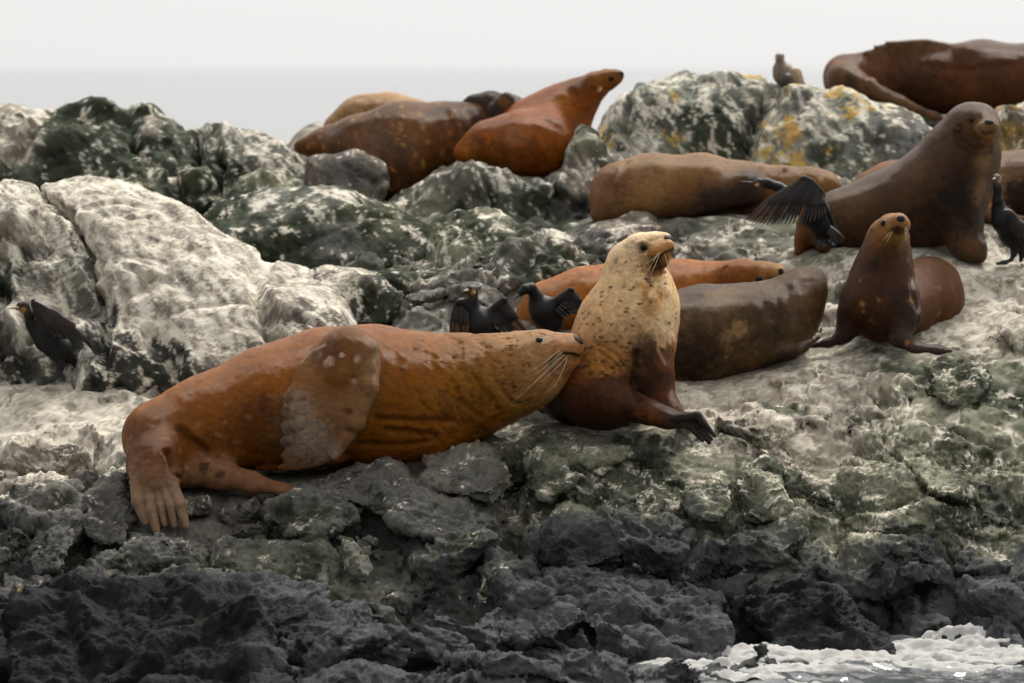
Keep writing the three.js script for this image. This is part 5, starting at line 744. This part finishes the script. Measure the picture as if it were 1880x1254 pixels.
// wings: { root: [from, to], tips: [[px, py], ...], Z: [at the roots, at the tips], w, bow }
function bird(name, label, o) {
  const B = body(o.limbs), root = group(name, P(...o.base)), off = root.position; tag(root, label, name === 'gull' ? 'gull' : 'cormorant', o.grp);
  const m = meshField(B.f, B.lo, B.hi, o.cell ?? 0.0065), n = m.pos.length / 3, pos = new Float32Array(m.pos), col = new Float32Array(n * 3), uv = new Float32Array(n * 2);
  for (let i = 0; i < n; i++) {
    const x = pos[i * 3], y = pos[i * 3 + 1], z = pos[i * 3 + 2]; let r = 0, g = 0, b = 0, sw = 0;
    for (const q of B.Q) { const w = Math.exp(-Math.max(-0.05, cone(x, y, z, q)) / 0.008), c = o.colors[q.c ?? 'coat']; r += w * c[0]; g += w * c[1]; b += w * c[2]; sw += w; }
    const sc = worley(x * 45, y * 30, z * 45), t = 1 + 0.3 * fbm(x * 20, y * 20, z * 20, 3) + 0.3 * (ss(0, 0.5, sc.f2 - sc.f1) - 0.5);
    col[i * 3] = r / sw * t; col[i * 3 + 1] = g / sw * t; col[i * 3 + 2] = b / sw * t; uv[i * 2] = (x + z * 0.5) * 6; uv[i * 2 + 1] = (y - z * 0.5) * 6;
    pos[i * 3] -= off.x; pos[i * 3 + 1] -= off.y; pos[i * 3 + 2] -= off.z;
  }
  mesh('body', geo(pos, m.idx, col, uv), plumeMat, root);
  for (const w of o.wings ?? []) {
    const wing = new THREE.Group(); wing.name = 'wing'; root.add(wing); const N = w.n ?? w.tips.length;
    for (let row = 0; row < (w.rows ?? 2); row++) for (let i = 0; i < N; i++) {
      const t = N > 1 ? i / (N - 1) : 0, s = t * (w.tips.length - 1), k = Math.min(w.tips.length - 2, Math.floor(s)), e = s - k, j = row ? 0.55 : 1, Z0 = w.Z[0] - row * 0.012 - (w.dz ?? 0) * t, Z1 = w.Z[1] - row * 0.01 - (w.dz ?? 0) * t;
      const ra = s2(w.root, t), tx = w.tips[k][0] + (w.tips[k + 1][0] - w.tips[k][0]) * e + (rnd() - 0.5) * 2, ty = w.tips[k][1] + (w.tips[k + 1][1] - w.tips[k][1]) * e + (rnd() - 0.5) * 2;
      const f = mesh('feather', feather(P(ra[0], ra[1], Z0), P(ra[0] + (tx - ra[0]) * j, ra[1] + (ty - ra[1]) * j, Z0 + (Z1 - Z0) * j), RAD(w.w, Z0), (w.bow ?? 0) * (1 - t * (w.even ? 0 : 1)), off), featherMats[w.brown && !row && rnd() < w.brown ? 3 : Math.floor(rnd() * 2.6)], wing);
      f.name = 'feather';
    }
  }
  for (const [px, py, Z, qx, qy, Zq, r, c] of o.bills ?? []) { const a = P(px, py, Z), b = P(qx, qy, Zq), L = Math.hypot(b[0] - a[0], b[1] - a[1], b[2] - a[2]), R = RAD(r, Z), g = new THREE.CylinderGeometry(R * 0.28, R, L, 10, 6), q = g.attributes.position; for (let i = 0; i < q.count; i++) { const t = q.getY(i) / L + 0.5; q.setZ(i, q.getZ(i) + 0); q.setX(i, q.getX(i) * 0.85); if (t > 0.8) q.setZ(i, q.getZ(i) * 0.9); } const e = mesh('bill', g, new THREE.MeshStandardMaterial({ color: new THREE.Color(...c), roughness: 0.4 }), root); e.position.set((a[0] + b[0]) / 2 - off.x, (a[1] + b[1]) / 2 - off.y, (a[2] + b[2]) / 2 - off.z); e.quaternion.setFromUnitVectors(new THREE.Vector3(0, 1, 0), new THREE.Vector3(b[0] - a[0], b[1] - a[1], b[2] - a[2]).normalize()); }
  for (const [px, py, r] of o.eyes ?? []) { const h = hit(B.f, px, py, o.base[2] - 1, o.base[2] + 1), R = RAD(r, o.base[2]), e = mesh('eye', new THREE.SphereGeometry(R, 12, 8), eyeMat, root); e.position.set(h.p[0] - off.x, h.p[1] - off.y, h.p[2] - off.z); }
  return root;
}
const s2 = (r, t) => { const s = t * (r.length - 1), k = Math.min(r.length - 2, Math.floor(s)), e = s - k; return [r[k][0] + (r[k + 1][0] - r[k][0]) * e, r[k][1] + (r[k + 1][1] - r[k][1]) * e]; };
const CORM = { coat: [0.006, 0.006, 0.007], brown: [0.022, 0.015, 0.012], throat: [0.42, 0.26, 0.09], foot: [0.016, 0.017, 0.019], bill: [0.30, 0.22, 0.13], skin: [0.30, 0.18, 0.06] };
const web = (x, y, Z, x1, y1, s = 1) => [{ j: [[x, y, Z, 4 * s], [(x + x1) / 2, (y + y1) / 2 + 1, Z - 0.03, 6.5 * s], [x1, y1, Z - 0.06, 4.5 * s]], c: 'foot', k: 2.2, n: [0, 1, 0.3], s: 0.01 }, ...[-5, 0, 5].map((d) => ({ j: [[x, y, Z, 2.2 * s], [x1 + d * 0.4, y1 + Math.abs(d) * 0.2, Z - 0.06 + d * 0.006, 2 * s]], c: 'foot', s: 0.005 }))];
const G = 'cormorants standing among the sea lions';
bird('cormorant', 'black cormorant stepping along the pale ledge at the left edge, wings half open', {
  base: [100, 703, 19.35], colors: CORM, grp: G,
  limbs: [{ j: [[68, 604, 19.4, 14], [88, 622, 19.4, 24], [108, 640, 19.42, 22], [126, 656, 19.44, 12]], s: 0.03 }, { j: [[68, 606, 19.4, 15], [58, 594, 19.38, 10.5], [54, 578, 19.37, 8.5], [46, 564, 19.36, 8.5]], s: 0.02 }, { j: [[45, 561, 19.36, 9], [38, 562, 19.35, 8]], c: 'brown', s: 0.01 }, { j: [[36, 564, 19.35, 5.5], [31, 565, 19.35, 4]], c: 'brown', s: 0.01 }, { j: [[43, 569, 19.335, 4.5], [39, 571, 19.335, 3.5]], c: 'skin', s: 0.008 },
    { j: [[80, 596, 19.36, 10], [70, 572, 19.33, 8], [62, 553, 19.31, 4]], c: 'brown', k: 1.5, n: [0, 0, 1], s: 0.02 }, { j: [[66, 560, 19.31, 9], [96, 584, 19.3, 15], [126, 602, 19.3, 14]], c: 'brown', k: 2.6, n: [0.1, 0.1, 1], s: 0.02 }, { j: [[88, 610, 19.33, 14], [130, 612, 19.32, 10]], k: 2.4, n: [0, 0, 1], s: 0.02 },
    { j: [[108, 650, 19.4, 12], [112, 672, 19.38, 6], [108, 688, 19.36, 4]], s: 0.02 }, ...web(108, 688, 19.36, 82, 703, 1.1), { j: [[122, 652, 19.44, 10], [136, 664, 19.45, 6]], s: 0.02 }],
  wings: [{ root: [[62, 553], [78, 572], [90, 600]], tips: [[177, 648], [166, 632], [154, 627], [138, 626], [120, 624], [102, 620]], n: 11, w: 11, Z: [19.31, 19.28], bow: -0.06 }, { root: [[128, 656], [138, 658]], tips: [[160, 702], [168, 703], [164, 696]], n: 5, rows: 1, w: 8, Z: [19.45, 19.42] }],
  bills: [[36, 564, 19.34, 16, 566, 19.3, 4, CORM.bill]], eyes: [[41, 560, 2]],
});
bird('cormorant', 'black cormorant drying both spread wings behind the big rust-brown sea lion', {
  base: [892, 640, 19.4], colors: CORM, grp: G,
  limbs: [{ j: [[872, 576, 19.4, 19], [886, 598, 19.4, 31], [896, 622, 19.4, 24]], s: 0.03 }, { j: [[868, 574, 19.4, 16], [867, 558, 19.38, 10], [868, 540, 19.37, 9]], s: 0.02 }, { j: [[868, 533, 19.37, 10.5], [863, 532, 19.35, 9]], c: 'brown', s: 0.01 }, { j: [[869, 538, 19.335, 4.5], [867, 539, 19.335, 4]], c: 'throat', s: 0.006 }, { j: [[858, 534, 19.33, 5], [856, 535, 19.32, 4]], c: 'brown', s: 0.006 },
    { j: [[862, 575, 19.38, 12], [848, 558, 19.35, 9], [842, 556, 19.33, 7]], k: 1.4, n: [0, 0, 1], s: 0.025 }, { j: [[900, 582, 19.38, 16], [918, 566, 19.35, 12], [925, 552, 19.33, 7]], k: 1.4, n: [0, 0, 1], s: 0.025 }, { j: [[902, 588, 19.37, 16], [930, 582, 19.33, 16]], k: 2.2, n: [0, 0, 1], s: 0.02 }, { j: [[890, 625, 19.4, 9], [888, 638, 19.38, 4]], s: 0.02 }, { j: [[902, 625, 19.4, 9], [903, 638, 19.38, 4]], s: 0.02 }, ...web(888, 638, 19.38, 880, 643)],
  wings: [{ root: [[838, 556], [846, 556], [858, 574]], tips: [[826, 617], [831, 622], [839, 626], [845, 626], [852, 618], [858, 612]], n: 10, w: 7.5, Z: [19.34, 19.3], brown: 0.6, bow: 0.03 }, { root: [[927, 550], [920, 560], [902, 584]], tips: [[974, 613], [964, 612], [955, 612], [946, 618], [938, 620], [926, 612], [914, 606]], n: 12, w: 10, Z: [19.34, 19.3], brown: 0.25, bow: 0.05 }],
  bills: [[859, 533, 19.34, 851, 534, 19.2, 3.6, CORM.bill]], eyes: [[864, 529, 1.8]],
});
bird('cormorant', 'black cormorant preening with its bill lowered, just left of the pale seated sea lion', {
  base: [1010, 612, 19.5], colors: CORM, grp: G,
  limbs: [{ j: [[988, 556, 19.52, 17], [1000, 572, 19.52, 26], [1012, 590, 19.52, 22]], s: 0.03 }, { j: [[990, 560, 19.52, 17], [984, 544, 19.5, 11], [976, 531, 19.48, 10]], s: 0.02 }, { j: [[975, 529, 19.48, 10.5], [964, 531, 19.46, 9], [955, 538, 19.45, 6]], s: 0.01 }, { j: [[1014, 568, 19.5, 19], [1038, 552, 19.46, 14], [1048, 534, 19.43, 7]], k: 1.5, n: [0, 0, 1], s: 0.03 }, { j: [[1020, 572, 19.5, 16], [1052, 556, 19.44, 16]], k: 2.2, n: [0, 0, 1], s: 0.02 }, { j: [[1008, 592, 19.5, 9], [1008, 608, 19.48, 4]], s: 0.02 }, { j: [[1018, 594, 19.52, 8], [1019, 608, 19.5, 4]], s: 0.02 }, ...web(1008, 607, 19.48, 1000, 612)],
  wings: [{ root: [[1049, 532], [1040, 548], [1022, 568]], tips: [[1085, 574], [1078, 580], [1068, 580], [1060, 578], [1048, 576], [1036, 584]], n: 10, w: 11, Z: [19.44, 19.4], bow: 0.05 }],
  bills: [[957, 537, 19.45, 940, 550, 19.42, 4, [0.05, 0.045, 0.04]]], eyes: [[966, 528, 1.8]],
});
bird('cormorant', 'black cormorant flapping a broad fanned wing beside the upright bull', {
  base: [1510, 450, 20.4], colors: CORM, grp: G,
  limbs: [{ j: [[1474, 372, 20.42, 16], [1492, 394, 20.42, 22], [1506, 414, 20.44, 17], [1518, 428, 20.46, 10]], s: 0.03 }, { j: [[1474, 372, 20.42, 16], [1450, 356, 20.44, 11], [1430, 344, 20.46, 9]], s: 0.02 }, { j: [[1430, 344, 20.46, 9], [1408, 337, 20.46, 9.5], [1394, 335, 20.46, 7], [1384, 336, 20.46, 4]], s: 0.015 }, { j: [[1391, 340, 20.435, 3], [1388, 341, 20.435, 2.5]], c: 'throat', s: 0.005 },
    { j: [[1486, 380, 20.38, 14], [1484, 350, 20.3, 12], [1476, 330, 20.26, 8]], k: 1.5, n: [0, 0, 1], s: 0.03 }, { j: [[1480, 345, 20.28, 20], [1496, 362, 20.3, 20]], k: 2.6, n: [0, 0, 1], s: 0.02 }, { j: [[1500, 420, 20.42, 8], [1504, 440, 20.42, 4.5]], s: 0.02 }, { j: [[1512, 422, 20.44, 8], [1520, 440, 20.42, 4.5]], s: 0.02 }, ...web(1504, 440, 20.42, 1514, 452), ...web(1520, 440, 20.42, 1532, 450)],
  wings: [{ root: [[1456, 340], [1470, 329], [1486, 327], [1502, 342], [1508, 360]], tips: [[1369, 403], [1378, 408], [1391, 411], [1407, 414], [1421, 412], [1437, 411], [1455, 411], [1472, 411], [1490, 408], [1508, 400], [1522, 386]], n: 24, w: 8.5, Z: [20.26, 20.18], brown: 0.3, bow: 0.04, rows: 2 }, { root: [[1508, 404], [1516, 412]], tips: [[1532, 450], [1546, 446], [1552, 440]], n: 5, rows: 1, w: 10, Z: [20.42, 20.38] }, { root: [[1516, 372], [1512, 380]], tips: [[1536, 430], [1548, 440]], n: 4, rows: 1, w: 9, Z: [20.46, 20.44] }],
  bills: [[1386, 336, 20.46, 1361, 333, 20.46, 3, [0.03, 0.026, 0.022]]], eyes: [[1397, 333, 1.8]],
});
bird('cormorant', 'black cormorant with folded wings and grey head standing at the right edge', {
  base: [1850, 483, 20.4], colors: { ...CORM, grey: [0.13, 0.12, 0.115] }, grp: G,
  limbs: [{ j: [[1834, 385, 20.42, 13], [1843, 405, 20.42, 21], [1858, 432, 20.44, 21], [1874, 456, 20.46, 11]], s: 0.03 }, { j: [[1834, 386, 20.42, 13], [1832, 368, 20.4, 8.5], [1832, 346, 20.39, 7], [1831, 332, 20.38, 7]], s: 0.02 }, { j: [[1831, 328, 20.38, 8], [1829, 326, 20.35, 7]], c: 'grey', s: 0.01 }, { j: [[1834, 333, 20.345, 3], [1832, 334, 20.345, 3]], c: 'throat', s: 0.005 }, { j: [[1852, 396, 20.36, 12], [1870, 420, 20.36, 15], [1886, 450, 20.4, 10]], c: 'brown', k: 1.5, n: [-0.2, 0, 1], s: 0.02 }, { j: [[1862, 448, 20.42, 10], [1862, 466, 20.4, 4.5], [1856, 478, 20.38, 3.5]], s: 0.02 }, ...web(1856, 478, 20.38, 1832, 484), { j: [[1876, 450, 20.44, 9], [1878, 466, 20.46, 4.5], [1874, 478, 20.44, 3.5]], s: 0.02 }],
  wings: [{ root: [[1852, 396], [1862, 398]], tips: [[1868, 452], [1880, 462], [1892, 468]], n: 7, rows: 1, w: 10, Z: [20.33, 20.36], bow: 0.05 }, { root: [[1872, 450], [1880, 455]], tips: [[1888, 482], [1898, 480]], n: 4, rows: 1, w: 8, Z: [20.48, 20.5] }],
  bills: [[1828, 327, 20.35, 1822, 329, 20.24, 3, [0.22, 0.2, 0.18]]], eyes: [[1834, 325, 1.6]],
});
bird('gull', 'brown young gull perched on top of the lichen boulders against the sky', {
  base: [1446, 160, 23.2], cell: 0.008, colors: { coat: [0.15, 0.115, 0.09], head: [0.24, 0.20, 0.165], dark: [0.055, 0.047, 0.04], sand: [0.36, 0.27, 0.195], foot: [0.2, 0.12, 0.1] },
  limbs: [{ j: [[1434, 128, 23.2, 14], [1440, 136, 23.2, 19.5], [1452, 145, 23.22, 16], [1464, 151, 23.24, 9], [1476, 155, 23.26, 3.5]], s: 0.03 }, { j: [[1433, 124, 23.2, 12], [1432, 112, 23.18, 8]], c: 'head', s: 0.02 }, { j: [[1432, 104, 23.17, 8.5], [1430, 105, 23.15, 7.5]], c: 'head', s: 0.01 }, { j: [[1447, 125, 23.2, 9], [1460, 136, 23.16, 12], [1472, 150, 23.2, 5]], c: 'sand', k: 1.5, n: [-0.3, 0.2, 1], s: 0.015 }, { j: [[1444, 146, 23.12, 12], [1452, 150, 23.14, 8]], c: 'dark', s: 0.02 }, { j: [[1442, 152, 23.2, 3], [1442, 166, 23.2, 2]], c: 'foot', s: 0.01 }, { j: [[1450, 152, 23.22, 3], [1450, 166, 23.22, 2]], c: 'foot', s: 0.01 }],
  bills: [[1427, 107, 23.14, 1422, 109, 23.06, 3, [0.05, 0.04, 0.035]]], eyes: [[1434, 102, 1.8]],
});

// ---------------------------------------------------------------- the sea
{
  const xs = [], zs = [];
  for (let x = -3; x <= 3.2; x += 0.025) xs.push(x);
  for (let s = 0.02, x = -3; x > -25000; s *= 1.3) { x -= s; xs.unshift(x); }
  for (let s = 0.02, x = 3.2; x < 25000; s *= 1.3) { x += s; xs.push(x); }
  for (let z = -15.5; z > -17.6; z -= 0.022) zs.push(z);
  for (let s = 0.02, z = -17.6; z > -25000; s *= 1.16) { z -= s; zs.push(z); }
  for (let s = 0.02, z = -15.5; z < 400; s *= 1.4) { z += s; zs.unshift(z); }
  const nx = xs.length, pos = [], col = [], uv = [], idx = [];
  for (const z of zs) for (const x of xs) {
    const near = ss(9, 4, Math.abs(x)) * ss(-22, -18, z) * ss(-9, -13, z), gy = near > 0 ? ground(clamp(x, -7, 7), z) : -2, right = ss(0.3, 0.9, x);
    let y = near > 0 ? near * (0.028 * fbm(x * 0.9, 5, z * 1.4, 3) + 0.012 * fbm(x * 5, 8, z * 8, 3, N3b)) : 0;
    const shore = near * ss(-0.5, -0.02, gy), st = fbm(x * 2.2 + 0.8 * N3(x, 1, z * 2), 3, z * 9, 4), fr = N3(x * 24, 2, z * 34);
    const foam = near > 0 ? ss(0.0, 0.3, (shore - 0.8) * 1.6 + 0.95 * st + 0.1 * fr + 0.16 * right - 0.1) : 0;
    y += 0.05 * right * ss(0.6, 1, shore) * (0.5 + 0.5 * fbm(x * 3, 7, z * 2, 2)); const c = mixc([0.06, 0.066, 0.068], [0.16, 0.165, 0.165], foam * 0.7);
    pos.push(x, y, z); col.push(...c); uv.push(x * 0.22, z * 0.3);
  }
  for (let j = 0; j < zs.length - 1; j++) for (let i = 0; i < nx - 1; i++) { const a = j * nx + i; idx.push(a, a + 1, a + nx, a + 1, a + nx + 1, a + nx); }
  const seaMat = new THREE.MeshPhysicalMaterial({ name: 'sea', vertexColors: true, roughness: 0.08, ior: 1.33, bumpMap: waveBump, bumpScale: 0.008 });
  const o = mesh('sea', geo(pos, idx, col, uv), seaMat, scene); o.userData.kind = 'structure';
}

{ // surf: matt white froth lying on the water and run up the rock at the right
  const pos = [], idx = [], C = 0.013, X0 = -0.2, X1 = 3.1, Z0 = -17.5, Z1 = -15.9, nx = Math.ceil((X1 - X0) / C), nz = Math.ceil((Z1 - Z0) / C), f = new Float32Array(nx * nz);
  const runs = [[1545, 1178, 1650, 1212], [1705, 1155, 1780, 1180], [1780, 1180, 1850, 1200], [1270, 1200, 1330, 1205], [1560, 1195, 1640, 1210]].map(([a, b, c, d]) => [onGround(a, b), onGround(c, d)]);
  for (let j = 0; j < nz; j++) for (let i = 0; i < nx; i++) {
    const x = X0 + i * C, z = Z0 + j * C, gy = ground(x, z), right = ss(0.25, 0.9, x), shore = ss(-0.42, -0.01, gy);
    const st = fbm(x * 1.7 + 0.9 * N3(x * 1.1, 1, z * 2), 3, z * 7, 4), fr = fbm(x * 15, 2, z * 22, 3), cells = worley(x * 14 + st, 0.5, z * 20);
    let m = (shore - 0.86) * 2.0 + 0.95 * st + 0.28 * fr + 0.14 * right - 0.05 - 0.15 * ss(0.25, 0.7, cells.f1) - 3 * ss(0.0, 0.10, gy);
    for (const [a, b] of runs) m = Math.max(m, 0.75 - segDist(x, 0, z, [a[0], 0, a[2]], [b[0], 0, b[2]]) / 0.05 + 0.9 * fr);
    f[j * nx + i] = m;
    const sea = 0.028 * fbm(x * 0.9, 5, z * 1.4, 3) + 0.012 * fbm(x * 5, 8, z * 8, 3, N3b) + 0.05 * right * ss(0.6, 1, ss(-0.5, -0.02, gy)) * (0.5 + 0.5 * fbm(x * 3, 7, z * 2, 2));
    const lie = Math.max(sea, gy + relief(x, gy, z) * 0.9 - 0.01), puff = clamp(m, -0.1, 0.6);
    pos.push(x, lie + 0.02 * puff + 0.035 * Math.max(0, puff) * ss(0.7, 0.97, shore) * (0.6 + 0.8 * fbm(x * 6, 3, z * 6, 2)) + 0.006 * N3(x * 26, 1, z * 26) * clamp(m * 3), z);
  }
  for (let j = 0; j < nz - 1; j++) for (let i = 0; i < nx - 1; i++) { const a = j * nx + i; if (Math.max(f[a], f[a + 1], f[a + nx], f[a + nx + 1]) > 0) idx.push(a, a + nx, a + 1, a + 1, a + nx, a + nx + 1); }
  const o = mesh('surf_foam', geo(pos, idx), new THREE.MeshStandardMaterial({ name: 'foam', color: new THREE.Color(0.33, 0.325, 0.31), roughness: 1 }), scene);
  o.userData.kind = 'stuff'; o.userData.label = 'white surf breaking on the rocks at the bottom right';
}
renderer.render(scene, camera);
